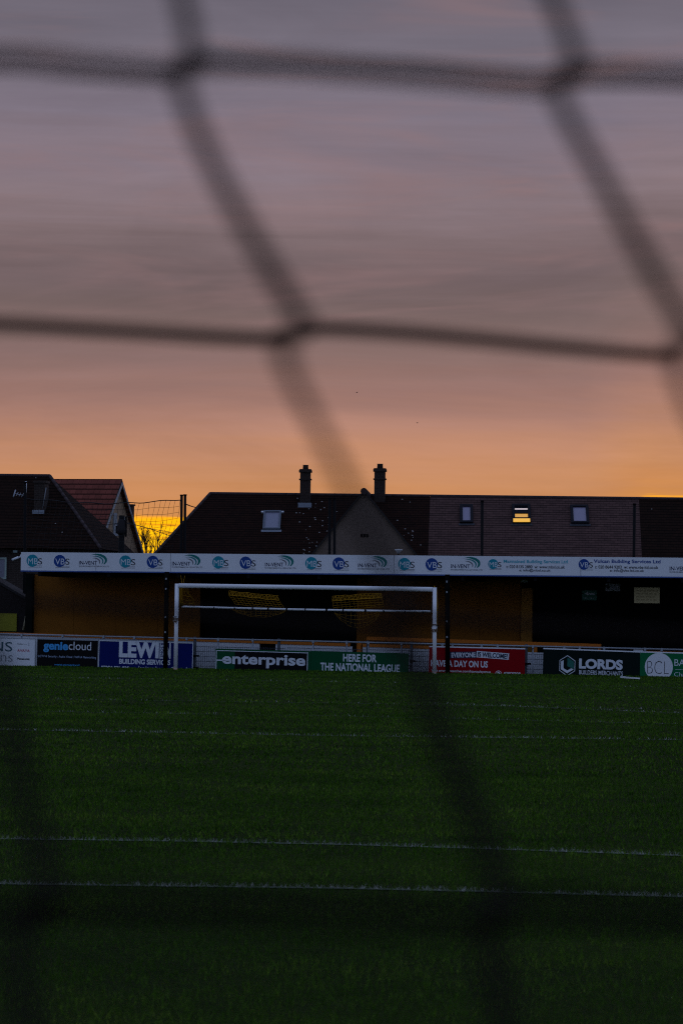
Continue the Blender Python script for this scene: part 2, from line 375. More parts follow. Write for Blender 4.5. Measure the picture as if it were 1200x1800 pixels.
def pitch_line(pix, cover, width=0.11, dens=2500, h=0.029, w=0.0045):
    P = [ground(u, v) for u, v in pix]
    d0 = (P[0] - P[1]).normalized(); d1 = (P[-1] - P[-2]).normalized()
    P = [P[0] + d0 * 4] + P + [P[-1] + d1 * 4]
    s = MB(); mt = LINEMAT
    nrm = []
    for i in range(len(P)):
        d = (P[min(i + 1, len(P) - 1)] - P[max(i - 1, 0)]).normalized(); nrm.append(Vector((-d.y, d.x, 0)))
    for i in range(len(P) - 1):
        a, b, c, d = P[i] - nrm[i] * width / 2, P[i + 1] - nrm[i + 1] * width / 2, P[i + 1] + nrm[i + 1] * width / 2, P[i] + nrm[i] * width / 2
        s.face([(q.x, q.y, 0.004) for q in (a, b, c, d)], mt)
    strip = s.build('pitch_line'); tag(strip, kind='structure')
    vs = []
    for i in range(len(P) - 1):
        L = (P[i + 1] - P[i]).length; n = int(dens * L * width * cover)
        tt = RNG.uniform(0, 1, n); ww = RNG.normal(0, 0.36, n).clip(-1, 1) * width / 2
        gapn = np.sin(tt * L * 2.1 + i) * np.sin(tt * L * 5.3 + 1.3) + np.sin(tt * L * 0.9)
        k = RNG.uniform(-1.4, 1.2, n) < gapn * 0.75 + 0.25
        tt, ww = tt[k], ww[k]
        xs = P[i].x + (P[i + 1].x - P[i].x) * tt + nrm[i].x * ww; ys = P[i].y + (P[i + 1].y - P[i].y) * tt + nrm[i].y * ww
        vs.append(blades(xs, ys, h, w, 0.7))
    wb = tri_obj('chalked_grass', np.concatenate(vs), CHALK); wb.parent = strip; wb['kind'] = 'stuff'
def line_mat():
    mt = bpy.data.materials.new('worn_line_paint'); mt.use_nodes = True; t = mt.node_tree
    p = t.nodes['Principled BSDF']; p.inputs['Roughness'].default_value = 0.95
    c = t.nodes.new('ShaderNodeTexCoord').outputs['Object']
    f = mathn(t, 'MULTIPLY', smooth(t, noise(t, c, 16.0, 5, 0.8), 0.45, 0.75), 0.3)
    t.links.new(mixc(t, f, (0.016, 0.04, 0.006, 1), (0.5, 0.52, 0.53, 1)), p.inputs['Base Color']); return mt
LINEMAT = line_mat()
pitch_line([(0, 1475), (300, 1479), (600, 1485), (900, 1494), (1200, 1505)], 0.75)
pitch_line([(0, 1554), (300, 1558), (600, 1562), (900, 1569), (1200, 1577)], 0.85)
pitch_line([(0, 1283), (600, 1294), (1200, 1301)], 0.35, 0.09, 2400, 0.036, 0.010)
pitch_line([(0, 1250), (600, 1259), (1200, 1273)], 0.10, 0.09, 2000, 0.036, 0.012)
pitch_line([(0, 1228), (600, 1236), (900, 1242)], 0.06, 0.09, 2000, 0.036, 0.012)
pitch_line([(1025, 1247), (1100, 1250), (1200, 1254)], 0.14, 0.09, 2000, 0.036, 0.012)
pitch_line([(0, 1190), (550, 1198), (1080, 1207)], 0.06, 0.09, 2000, 0.036, 0.014)

# ------------------------------------------------------------------ the stand
FAS_W = 1.95
pl, pr = at(37, 986.2, FAS_W), at(1200, 996.8, FAS_W)
FM = frame_at(at(37, 1002.5, FAS_W), pr - pl)
FI = FM.inverted()
def loc(Mi, u, v, w): p = Mi @ at(u, v, w); return p.x, p.z
FL = lambda u, v: loc(FI, u, v, FAS_W)
fh = FL(37, 970.5)[1]; fw = FL(1560, 1000)[0]
stand = thing('football_stand', 'low covered football stand with pale sponsor fascia along its roof edge', 'stand', FM)
f = MB(); f.box(0, fw, 0, 0.06, 0, fh, WHITE)
for u in (169, 300, 692, 1020, 1345):
    x = FL(u, 990)[0]; f.box(x - 0.004, x + 0.004, -0.004, -0.001, 0.0, fh, GREYINK)
BLUETRIM = mat('blue_edge_trim', (0.05, 0.10, 0.30), 0.4)
f.box(0, fw, -0.012, 0.07, -0.035, -0.002, BLUETRIM)
fascia = f.build('fascia', stand)
CYAN = mat('cyan_ink', (0.0, 0.25, 0.33), 0.5); BLUE = mat('blue_ink', (0.0, 0.045, 0.25), 0.5); TEAL = mat('teal_ink', (0.02, 0.22, 0.22), 0.5)
PALE = mat('pale_lettering', (0.66, 0.70, 0.74), 0.5)
PX = FL(700, 990)[0] - FL(699, 990)[0]; PX = abs(PX)               # one photo pixel on the fascia, in metres
def round_logo(cx, cz, first, colr, k=1.0):
    b = MB(); r = 10.8 * PX * k
    b.disc(cx, cz, r, r, -0.003, colr); lg = b.build('logo', stand); b = MB()
    tz0, tz1 = cz - 6.2 * PX * k, cz + 4.2 * PX * k
    x0 = cx - 8.0 * PX * k
    b.text(first, x0, x0 + (18 if first == 'MB' else 17) * PX * k, tz0, tz1, -0.006, PALE)
    x1 = cx + 10.4 * PX * k
    b.text('S', x1, x1 + 7.6 * PX * k, tz0 - 0.2 * PX, tz1 + 0.2 * PX, -0.006, DARKINK)
    b.box(cx + 4 * PX * k, cx + 18 * PX * k, -0.005, -0.003, tz0 - 3.2 * PX * k, tz0 - 2.5 * PX * k, GREYINK)
    b.box(cx - 8 * PX * k, cx + 18 * PX * k, -0.005, -0.003, tz0 - 5.4 * PX * k, tz0 - 4.9 * PX * k, GREYINK)
    b.build('lettering', lg)
def crescent(b, cx, cz, rx, rz, a0, a1, thick, y, mt, tilt=0.0, n=18):
    o, i_ = [], []
    for k in range(n + 1):
        t = k / n; a = a0 + (a1 - a0) * t; th = thick * math.sin(math.pi * min(1, 0.12 + t * 0.95)) + 0.0006
        for lst, d in ((o, 0), (i_, th)):
            x, z = (rx - d) * math.cos(a), (rz - d) * math.sin(a)
            lst.append((cx + x * math.cos(tilt) - z * math.sin(tilt), cz + x * math.sin(tilt) + z * math.cos(tilt)))
    for k in range(n): b.flat([o[k], i_[k], i_[k + 1], o[k + 1]], y, mt) if a1 < a0 else b.flat([i_[k], o[k], o[k + 1], i_[k + 1]], y, mt)
def vent_logo(x0, cz):
    b = MB()
    b.text('IN-VENT', x0, x0 + 33 * PX, cz - 4.5 * PX, cz + 2.2 * PX, -0.004, NAVY, 0.012)
    b.text('ENVIRONMENTAL SERVICES LTD', x0, x0 + 55 * PX, cz - 8.4 * PX, cz - 6.0 * PX, -0.004, GREYINK, 0.01)
    tx = b; b = MB(); G = mat('green_ink', (0.0, 0.17, 0.15), 0.5)
    crescent(b, x0 + 33 * PX, cz + 4 * PX, 18 * PX, 11 * PX, rad(-45), rad(140), 4.6 * PX, -0.004, G)
    crescent(b, x0 + 31 * PX, cz + 2.2 * PX, 13.5 * PX, 9 * PX, rad(-40), rad(135), 2.6 * PX, -0.004, TEAL)
    crescent(b, x0 + 29 * PX, cz + 0.8 * PX, 9.5 * PX, 7 * PX, rad(-30), rad(130), 2.2 * PX, -0.004, GREYINK)
    tx.build('lettering', b.build('logo', stand))
for k in range(5):
    u = 57.5 + 163.2 * k
    vm_ = 985.5 + (u - 57) * 0.0092
    x, z = FL(u, vm_); round_logo(x, z, 'MB', CYAN)
    x, z = FL(u + 48, vm_ + 0.6); round_logo(x, z, 'VB', BLUE)
    x, z = FL(u + 82, vm_ + 2.5); vent_logo(x, z)
x, z = FL(866, 991.5); round_logo(x, z, 'MB', CYAN, 0.8)
x, z = FL(1025.5, 992); round_logo(x, z, 'VB', BLUE, 0.85)
x, z = FL(1176, 998); vent_logo(x, z)
for u0 in (1270, ): x, z = FL(u0, 996); round_logo(x, z, 'MB', CYAN)
def ftext(body, u0, u1, v0, v1, mt, bold=0.012):
    x0, z0 = FL(u0, v1 + (u1 - u0) * 0.004); x1, z1 = FL(u1, v0 + (u1 - u0) * 0.004)
    b = MB(); zc = (FL((u0 + u1) / 2, (v0 + v1) / 2 + (u1 - u0) * 0.0046)[1]); hh = (v1 - v0) * PX / 2
    b.text(body, x0, x1, zc - hh, zc + hh, -0.004, mt, bold); b.build('lettering', fascia)
ftext('Maintained Building Services Ltd', 884.5, 997, 983.6, 991, mat('cyan_lettering', (0.05, 0.38, 0.47), 0.5), 0.02)
ftext('t: 020 8135 2880  w: www.mbsl.co.uk', 889, 992, 993.2, 998.5, DARKINK, 0.015)
ftext('e: info@mbsl.co.uk', 912, 967, 999.8, 1005.5, DARKINK, 0.015)
ftext('Vulcan Building Services Ltd', 1042.5, 1160, 983.2, 991, BLUE, 0.025)
ftext('t: 020 8644 9203  w: www.vbs-ltd.co.uk', 1045, 1156, 993.6, 999.2, DARKINK, 0.015)
ftext('e: info@vbs-ltd.co.uk', 1071, 1131, 1000.3, 1006, DARKINK, 0.015)
# roof, back wall and amber boarding
rf = MB()
rf.face([(0.02, 0.061, fh - 0.05), (fw, 0.061, fh - 0.05), (fw, 5.6, fh - 0.32), (0.02, 5.6, fh - 0.32)], DARKSTEEL)
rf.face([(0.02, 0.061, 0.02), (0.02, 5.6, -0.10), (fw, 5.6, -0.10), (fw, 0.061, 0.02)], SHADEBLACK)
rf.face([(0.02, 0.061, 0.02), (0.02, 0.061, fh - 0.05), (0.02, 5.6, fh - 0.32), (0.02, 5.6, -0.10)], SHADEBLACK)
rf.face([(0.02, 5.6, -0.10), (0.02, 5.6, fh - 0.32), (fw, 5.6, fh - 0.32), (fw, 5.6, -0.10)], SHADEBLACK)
for k in range(12):
    x = 0.5 + k * fw / 12; rf.box(x, x + 0.08, 0.07, 5.5, -0.16, -0.02, DARKSTEEL)
rf.build('roof', stand)
BACK_W = FAS_W + 3.95
def wall_x(u, dw): p = FI @ at(u, 1060, FAS_W + dw); return p.x
zg = (FI @ wd(0, BACK_W, 0)).z - 0.12
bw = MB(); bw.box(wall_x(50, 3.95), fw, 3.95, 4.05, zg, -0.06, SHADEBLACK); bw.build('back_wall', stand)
for (u0, u1) in ((57, 352), (627, 915)):
    a = MB(); x0, x1 = wall_x(u0, 3.6), wall_x(u1, 3.6); n = max(1, round((x1 - x0) / 1.2)); st = (x1 - x0) / n
    for k in range(n): a.box(x0 + k * st + (0.003 if k else 0), x0 + (k + 1) * st - 0.003, 3.6 + 0.002 * (k % 2), 3.64, zg, -0.08, AMBER)
    a.build('wall_panel', stand)
AMBER2 = mat('lighter_amber_timber', (0.30, 0.13, 0.018), 0.7, 0.15, var=0.2)
a = MB(); a.box(wall_x(916, 3.55), wall_x(935, 3.55), 3.5, 3.66, zg, -0.33, AMBER2); a.build('pilaster', stand)
a = MB(); a.box(wall_x(45, 3.4), wall_x(57, 3.4), 3.4, 3.6, zg, -0.05, mat('dark_green_post', (0.005, 0.007, 0.006), 0.8, 0.05)); a.build('end_post', stand)
a = MB(); x = wall_x(921, 3.0); a.box(x - 0.10, x + 0.10, 2.9, 3.0, -0.17, -0.10, PALEWALL); a.box(x - 0.02, x + 0.02, 2.94, 2.98, -0.10, -0.02, DARKSTEEL); a.build('roof_light', stand)
# front roof posts, standing before the boards
for ub, ut in ((290.8, 293.6), (786.3, 785.8)):
    b = MB(); vb = 1176 if ub < 500 else 1187
    p0 = at(ub, vb, FAS_W - 0.02); pts = [FI @ (p0 - ZUP * 0.1), FI @ at(ut, 1003 + (ut - 37) * .0092, FAS_W - 0.02)]
    b.tube(pts, 0.068, BLACK, 12)
    for t, rr in ((0.93, 0.02), (0.83, 0.018), (0.55, 0.015), (0.40, 0.02)):
        c = pts[0].lerp(pts[1], t); b.box(c.x - 0.02, c.x + rr, c.y - 0.085, c.y - 0.06, c.z - 0.02, c.z + 0.03, GALV)
    c = pts[0].lerp(pts[1], 0.86); b.box(c.x - 0.085, c.x + 0.085, c.y - 0.085, c.y + 0.085, c.z - 0.02, c.z + 0.02, BLACK)
    b.build('roof_post', stand)

# low front wall of the terrace, pale panels under an orange coping
WW = 3.3
TM = frame_at(at(300, 1180, WW), at(760, 1141, WW) - at(300, 1126, WW)); TI = TM.inverted()
TL = lambda u, v: loc(TI, u, v, WW)
tw = thing('terrace_wall', 'low pale panelled terrace wall with orange timber coping behind the boards', 'wall', TM)
for (u0, u1) in ((-150, 300), (300, 456), (484, 619), (637, 915), (915, 1122), (1131, 1400)):
    b = MB(); zt = TL((u0 + u1) / 2, 1126 + 0.0326 * ((u0 + u1) / 2 - 300))[1]
    b.box(TL(u0, 1150)[0], TL(u1, 1150)[0] - 0.006, 0, 0.05, -0.3, zt, PALEWALL); b.build('panel', tw)
b = MB(); zt = TL(450, 1126 + .0326 * 150)[1]
for (u0, u1) in ((-150, 484), (484, 615), (637, 760)):
    b.box(TL(u0, 1150)[0], TL(u1, 1150)[0] - 0.004, -0.03, 0.06, zt + 0.003, zt + 0.085, ORANGE)
b.build('coping', tw)
b = MB(); b.box(TL(627, 1150)[0], TL(634, 1150)[0], -0.02, 0.08, -0.3, zt + 0.10, ORANGE); b.build('gate_post', tw)
b = MB(); zr0, zr1 = TL(970, 1135.5)[1], TL(970, 1129.5)[1]
b.box(TL(640, 1150)[0], TL(1053, 1150)[0], 0.25, 0.32, zr0, zr1, ORANGE)
for u in (938, 1050): b.box(TL(u - 2.5, 1150)[0], TL(u + 2.5, 1150)[0], 0.24, 0.33, -0.3, zr0 - 0.002, ORANGE)
b.build('handrail', tw)
b = MB(); b.box(TL(1135, 1150)[0], TL(1400, 1150)[0], -0.03, 0.06, TL(1200, 1152)[1], TL(1200, 1146)[1], ORANGE); b.build('coping', tw)
b = MB(); b.box(TL(1113, 1150)[0], TL(1130, 1150)[0], -0.10, -0.04, TL(1121, 1150)[1], TL(1121, 1140)[1], PALEWALL); b.build('end_block', tw)

# perimeter barrier: galvanised rail on posts with weld-mesh infill
BW = 2.38
PM = frame_at(at(0, 1178, BW), at(1200, 1142, BW) - at(0, 1114.5, BW)); PI_ = PM.inverted()
PLc = lambda u, v: loc(PI_, u, v, BW)
pb = thing('perimeter_barrier', 'galvanised spectator rail with weld mesh infill carrying the advertising boards', 'barrier', PM)
zr = PLc(600, 1114.5 + 27.5 * .5)[1]
b = MB(); b.tube([(PLc(-150, 1130)[0], 0, zr), (PLc(1400, 1130)[0], 0, zr)], 0.027, GALV, 12); b.build('rail', pb)
for u in (-20, 38, 110, 182, 236, 328, 383, 444, 550, 609, 647, 705, 777, 795, 846, 874, 936, 991, 1018, 1061, 1133, 1162, 1230, 1290, 1350):
    b = MB(); x = PLc(u, 1150)[0]; b.tube([(x, 0.0, -0.15), (x, 0.0, zr - 0.028)], 0.022, GALV, 8)
    b.box(x - 0.03, x + 0.03, -0.035, 0.035, zr - 0.05, zr + 0.03, GALV); b.build('post', pb)
for u in (341.5, 489, 645, 722, 923.5):
    b = MB(); x = PLc(u, 1150)[0]; b.box(x - 0.035, x + 0.035, 0.03, 0.10, -0.15, zr + 0.05, mat('grey_steel_post', (0.07, 0.085, 0.10), 0.5, 0.4))
    for z in (0.18, 0.52): b.box(x - 0.03, x + 0.14, -0.02, 0.03, z, z + 0.05, BLACK)
    b.build('post', pb)
MESHM = mat('mesh_wire', (0.05, 0.06, 0.075), 0.5, 0.4)
for (u0, u1, v0) in ((343, 500, 1137), (505, 720, 1140), (718, 754, 1144), (925, 954, 1149)):
    b = MB(); x0, x1 = PLc(u0, 1150)[0], PLc(u1, 1150)[0]; z1 = PLc((u0 + u1) / 2, v0)[1]
    n = int((x1 - x0) / 0.055)
    for k in range(n + 1):
        x = x0 + (x1 - x0) * k / n; b.tube([(x, 0.03, -0.1), (x, 0.03, z1)], 0.0045, MESHM, 4, False)
    for k in range(7):
        z = -0.02 + (z1 + 0.0) * k / 6; b.tube([(x0, 0.022, z), (x1, 0.022, z)], 0.006, MESHM, 4, False)
    b.build('mesh_panel', pb)

# ------------------------------------------------------------------ advertising boards
class Board:
    def __init__(s, label, uL, uR, vL, vR, mt, cap=None, frame=None, wall=BOARD_W):
        s.w = wall
        pL, pR = at(uL, vL, s.w), at(uR, vR, s.w)
        base = at(uL, 1173 + uL * 0.0175 + 4, s.w)
        s.M = frame_at(base, pR - pL); s.I = s.M.inverted()
        s.W = (pR - pL).length; s.H = (s.I @ pL).z
        s.px = s.W / (uR - uL)
        s.o = thing('advertising_board', label, 'advertising board', s.M, 'advertising boards along the pitch rail')
        b = MB(); b.box(0.004, s.W - 0.004, 0, 0.03, 0, s.H, mt)
        if cap: b.box(0.004, s.W - 0.004, -0.004, 0.034, s.H + 0.001, s.H + 0.035, cap)
        b.build('panel', s.o)
        if frame:
            fr = MB(); t = 0.018
            fr.box(0, s.W, -0.008, -0.001, s.H - t, s.H, frame); fr.box(0, t, -0.008, -0.001, 0, s.H - t, frame); fr.box(s.W - t, s.W, -0.008, -0.001, 0, s.H - t, frame)
            fr.build('frame', s.o)
        s.k = (vR - vL) / (uR - uL)
    def L(s, u, v): p = s.I @ at(u, v, s.w); return p.x, p.z
    def bx(s, u0, u1, v0, v1):
        um = (u0 + u1) / 2; x0 = s.L(u0, v0)[0]; x1 = s.L(u1, v0)[0]; zc = s.L(um, (v0 + v1) / 2)[1]; h = (v1 - v0) * s.px / 2
        return x0, x1, zc - h, zc + h
    def text(s, _, body, u0, u1, v0, v1, mt, bold=0.0, rot=0.0, y=-0.004, vert=False):
        b = MB(); b.text(body, *s.bx(u0, u1, v0, v1), y, mt, bold, rot, vert); b.build('lettering', s.o)
    def rect(s, b, u0, u1, v0, v1, mt, y=-0.003, rot=0.0):
        x0, x1, z0, z1 = s.bx(u0, u1, v0, v1); cx, cz = (x0 + x1) / 2, (z0 + z1) / 2; q = []
        for x, z in ((x0, z0), (x1, z0), (x1, z1), (x0, z1)):
            dx, dz = x - cx, z - cz; q.append((cx + dx * math.cos(rot) - dz * math.sin(rot), cz + dx * math.sin(rot) + dz * math.cos(rot)))
        b.flat(q, y, mt)
    def done(s, b, name='lettering'):
        if b.f: return b.build(name, s.o)

TEALDK = mat('dark_teal_ink', (0.03, 0.10, 0.13), 0.5); MIDGREY = mat('mid_grey_ink', (0.25, 0.28, 0.31), 0.5); REDINK = mat('red_ink', (0.42, 0.03, 0.07), 0.5)
B = Board('white advertising board with grey lettering and small partner names at its right', -135, 62, 1117, 1122.5, WHITE, frame=GALV)
b = MB(); B.text(b, 'NS', -14, 22.5, 1128.5, 1144.5, TEALDK, 0.0); B.text(b, 'ons', -14, 23, 1151.5, 1162.5, MIDGREY, -0.008); B.done(b)
b = MB(); B.text(b, 'Cyber', 31, 42, 1130.5, 1133.8, GREYINK, 0.01); B.rect(b, 42, 48, 1132.1, 1132.7, MIDGREY); B.text(b, '2', 49.5, 52.5, 1130, 1134.5, MIDGREY)
B.text(b, 'AVAYA', 31, 53, 1141.5, 1145.8, REDINK, 0.015); B.text(b, 'Panasonic', 31, 53, 1156.3, 1159.8, DARKINK, 0.04); B.done(b)
b = MB()
for u in range(-120, 60, 3): B.rect(b, u, u + 2.0, 1170.0 + 0.012 * u + (u * 7 % 5) * .3, 1173.2 + 0.016 * u, mat('pale_blue_ink', (0.15, 0.3, 0.48), 0.5))
B.done(b)

B = Board('black advertising board reading genie in blue and cloud in white', 64, 172.5, 1122.5, 1125.5, mat('gloss_black_vinyl', (0.004, 0.004, 0.005), 0.6, 0.1), cap=GALV, frame=GALV)
GB = mat('bright_blue_lettering', (0.05, 0.34, 0.72), 0.5)
b = MB(); B.text(b, 'genie', 77, 120.5, 1128.5, 1146.5, GB, 0.035); B.text(b, 'cloud', 121.5, 161, 1128.5, 1142.5, PALE, 0.0)
B.text(b, 'CCTV & Security : Audio Visual : WiFi & Networking', 67, 169.5, 1152.6, 1157.4, mat('dim_blue_lettering', (0.30, 0.38, 0.52), 0.5), 0.012)
B.text(b, 'www.geniecloud', 96, 140, 1166.8, 1171.4, GB, 0.0); B.done(b)

B = Board('royal blue advertising board with tall white builder name and phone number', 173, 338.5, 1125.5, 1130, mat('royal_blue_vinyl', (0.002, 0.010, 0.115), 0.6, 0.08), cap=GALV, frame=PALE)
b = MB(); 
B.text(b, 'LEWI', 210, 280, 1127.5, 1156, PALE, 0.05); B.rect(b, 281.5, 289, 1128.3, 1157.3, PALE); B.text(b, 'N', 290.5, 301, 1128.5, 1157.8, PALE, 0.06)
B.text(b, '& SONS', 283, 287.6, 1130, 1155, mat('royal_blue_ink', (0.002, 0.010, 0.115), 0.6, 0.08), 0.02, y=-0.007, vert=True)
B.text(b, 'BUILDING SERVICES', 210, 300, 1159.2, 1168, PALE, 0.035)
B.text(b, '07958 576 935', 178, 227, 1170.8, 1178, PALE, 0.03); B.text(b, 'lewinandsonsbuild.co.uk', 244, 332, 1172, 1179.5, PALE, 0.02); B.done(b)

GREEN = mat('green_vinyl', (0.002, 0.075, 0.026), 0.6, 0.08)
B = Board('green and black advertising board with wide white lowercase lettering in a white outline', 377.5, 545.5, 1140, 1144.5, GREEN)
b = MB(); k = B.k
for (u0, u1, v0, v1) in ((380.5, 541, 1145.0, 1146.2), (380.5, 541, 1178.6, 1179.9)): B.rect(b, u0, u1, v0, v1, PALE, -0.006)
for (u0, u1, vo) in ((380, 381.3, -2), (540, 541.3, 2)): B.rect(b, u0, u1, 1145 + vo, 1180 + vo, PALE, -0.006)
B.rect(b, 413, 539.8, 1146.7, 1178.8, mat('black_vinyl', (0.004, 0.004, 0.006), 0.6, 0.1)); B.done(b, 'border')
b = MB(); B.text(b, 'enterprise', 391, 537, 1150.8, 1174.2, PALE, 0.03, y=-0.007)
x0, x1, z0, z1 = B.bx(381, 396, 1159.5, 1161.6); b.flat([(x0, z0), (x1, z0), (x1, z1), (x0, z1)], -0.007, PALE); B.done(b)

B = Board('plain green advertising board with two lines of white capital lettering', 545.5, 717, 1144, 1148.5, GREEN)
b = MB(); B.text(b, 'HERE FOR', 603, 662, 1150, 1163.5, PALE, 0.03); B.text(b, 'THE NATIONAL LEAGUE', 563, 702.5, 1166.5, 1180.5, PALE, 0.03); B.done(b)

B = Board('red advertising board with tilted navy and white welcome banners', 752.5, 921.5, 1137.5, 1141.5, mat('red_vinyl', (0.24, 0.002, 0.006), 0.6, 0.06), cap=WHITE)
b = MB(); NV = mat('navy_vinyl', (0.008, 0.018, 0.05), 0.5)
B.rect(b, 788, 837, 1145.5, 1157, NV, -0.003, rad(2)); B.rect(b, 837, 894, 1146.5, 1157.5, PALE, -0.004, rad(-3)); B.done(b, 'banner')
b = MB(); B.text(b, 'EVERYONE', 793, 835, 1147, 1155.6, PALE, 0.03, rad(2), -0.006); B.text(b, 'IS WELCOME!', 839, 891.5, 1147.6, 1156.2, NV, 0.035, rad(-3), -0.007)
B.text(b, 'HAVE A DAY ON US', 757, 857, 1161, 1172.5, PALE, 0.03); B.text(b, 'Visit everyoneactive.com/haveadayonus', 757.5, 862, 1177.5, 1183, PALE, 0.012)
B.text(b, 'everyone', 885, 914, 1181.5, 1188.0, PALE, 0.012); B.done(b)
b = MB(); x, z = B.L(875.5, 1184.5); r = 5.6 * B.px
b.disc(x, z, r, r, -0.004, PALE); b.disc(x, z, r * 0.84, r * 0.84, -0.006, mat('red_vinyl', 0)); b.disc(x, z + r * .1, r * .62, r * .34, -0.008, PALE); b.disc(x, z + r * .35, r * .34, r * .3, -0.009, PALE)
b.box(x - r * .1, x + r * .1, -0.009, -0.008, z - r * .75, z - r * .2, PALE); B.done(b, 'emblem')

B = Board('near black advertising board with hexagon emblem and heavy white capitals', 952.5, 1122.5, 1141, 1147, mat('near_black_green_vinyl', (0.002, 0.009, 0.008), 0.6, 0.08), cap=WHITE)
b = MB(); x, z = B.L(996.3, 1170); R = 18.2 * B.px
def hexa(r): return [(x + r * 0.88 * math.cos(rad(90 + 60 * i)), z + r * math.sin(rad(90 + 60 * i))) for i in range(6)]
b.flat(hexa(R), -0.003, PALE); b.flat(hexa(R * 0.92), -0.005, mat('near_black_green_vinyl', 0))
def hp(a, c): return (x + a * R, z + c * R)
b.flat([hp(-.62, .38), hp(-.62, -.36), hp(-.36, -.30), hp(-.36, .52)], -0.007, PALE)
b.flat([hp(-.62, -.36), hp(0, -.74), hp(.62, -.36), hp(.42, -.24), hp(.0, -.46), hp(-.36, -.25)], -0.0075, PALE)
b.flat([hp(.0, .78), hp(.0, -.05), hp(.62, -.30), hp(.62, .40)], -0.007, mat('deep_green_ink', (0.01, 0.13, 0.10), 0.5)); B.done(b, 'emblem')
b = MB(); B.text(b, 'LORDS', 1017, 1094, 1158.8, 1176.5, PALE, 0.05); B.text(b, 'BUILDERS MERCHANTS', 1017, 1094, 1179, 1186.6, PALE, 0.008); B.done(b)

B = Board('green advertising board with white disc and thin lettering at the right edge', 1123, 1330, 1147, 1152.5, mat('mid_green_vinyl', (0.003, 0.135, 0.045), 0.6, 0.08), cap=WHITE)
b = MB(); x, z = B.L(1157, 1172.5); r = 24.8 * B.px; b.disc(x, z, r, r, -0.003, WHITE, 48); B.done(b, 'disc')
b = MB(); B.text(b, 'BCL', 1137, 1175, 1162, 1184.5, DARKINK, -0.028, y=-0.006)
x, z = B.L(1157, 1163.4); q = B.px
b.flat([(x - 6 * q, z - 2 * q), (x - 5.4 * q, z - 2.4 * q), (x, z + 1.6 * q), (x, z + 2.3 * q)], -0.006, DARKINK); b.flat([(x, z + 2.3 * q), (x, z + 1.6 * q), (x + 5.4 * q, z - 2.4 * q), (x + 6 * q, z - 2 * q)], -0.006, DARKINK)
B.text(b, 'BA', 1184.5, 1203, 1159, 1170.5, PALE, 0.0); B.rect(b, 1186, 1290, 1178, 1178.5, PALE); B.text(b, 'Cha', 1184, 1203, 1181.8, 1189, PALE, -0.01); B.done(b)

# ------------------------------------------------------------------ the far goal with its lifted yellow net
gl, grr = at(308.8, 1176.3, 0), at(763.2, 1186.8, 0)
GM = frame_at(Vector((gl.x, gl.y, 0)), Vector((grr.x - gl.x, grr.y - gl.y, 0))); GI = GM.inverted()
goal = thing('football_goal', 'white football goal with its net lifted clear of the ground', 'goal', GM)
GL = lambda u, v, dw=0.0: (GI @ at(u, v, dw))
tl, tr = GL(311.2, 1029.2), GL(763.4, 1036)
bl, br_ = GL(308.8, 1178), GL(763.2, 1188)
PR = 0.057
for c, t in ((bl, tl), (br_, tr)):
    b = MB(); b.tube([c - Vector((0, 0, .08)), t + Vector((0, 0, PR * 0.9))], PR, GOALWHITE, 16); b.build('post', goal)
b = MB(); d = (tr - tl).normalized(); b.tube([tl + d * (PR + .002), tr - d * (PR + .002)], PR * 1.08, GOALWHITE, 16); b.build('crossbar', goal)
NETW = 1.45
b0, b1 = GL(320, 1066.3, NETW), GL(757, 1074.6, NETW)
b = MB(); n = 40
b.tube([b0.lerp(b1, i / n) - Vector((0, 0, 0.02 * math.sin(math.pi * i / n))) for i in range(n + 1)], 0.030, GOALWHITE, 10)
for i in range(5, n, 3):
    c = b0.lerp(b1, (i + random.random()) / n); b.tube([c + Vector((-.03, 0, -.018)), c + Vector((.03 * random.random(), 0, -.02))], 0.036, DARKSTEEL, 8)
b.build('net_bar', goal)
for a_, c_ in ((tl, b0), (tr, b1)):
    b = MB(); b.tube([a_ + Vector((0, .05, -.06)), a_.lerp(c_, .5) + Vector((0, .1, .12)), c_], 0.012, DARKSTEEL, 6); b.build('net_arm', goal)
for (u, v, du) in ((308.9, 1087, 1), (763.2, 1104, -1)):
    b = MB(); c = GL(u, v)
    for k in range(9):
        a0 = random.random() * 6; pts = []
        zz = random.uniform(-.10, .09); tl_ = random.uniform(-.05, .05)
        for i in range(13): a = a0 + i * .55; pts.append(c + Vector((math.cos(a) * (PR + .012 + .006 * (k % 3)), math.sin(a) * (PR + .012 + .006 * (k % 3)), zz + tl_ * math.sin(a))))
        b.tube(pts, 0.008, mat('tangled_brown_cord', (0.16, 0.09, 0.05), 0.9) if k % 3 else PALEWALL, 5)
    for k in range(5):
        b.tube([c + Vector((random.uniform(-.06, .06), -PR - .01, random.uniform(-.08, .05))), c + Vector((random.uniform(-.12, .12), -PR - .03, random.uniform(-.16, -.02)))], 0.006, PALEWALL if k % 2 else mat('tangled_brown_cord', 0), 5)
    b.build('net_tie', goal)
b = MB(); R6 = 0.0075
def L3(pts, r=R6): b.tube(pts, r, YELLOWNET, 4, False)
def jit(p, s=0.012): return p + Vector((random.uniform(-s, s), random.uniform(-s, s), random.uniform(-s, s)))
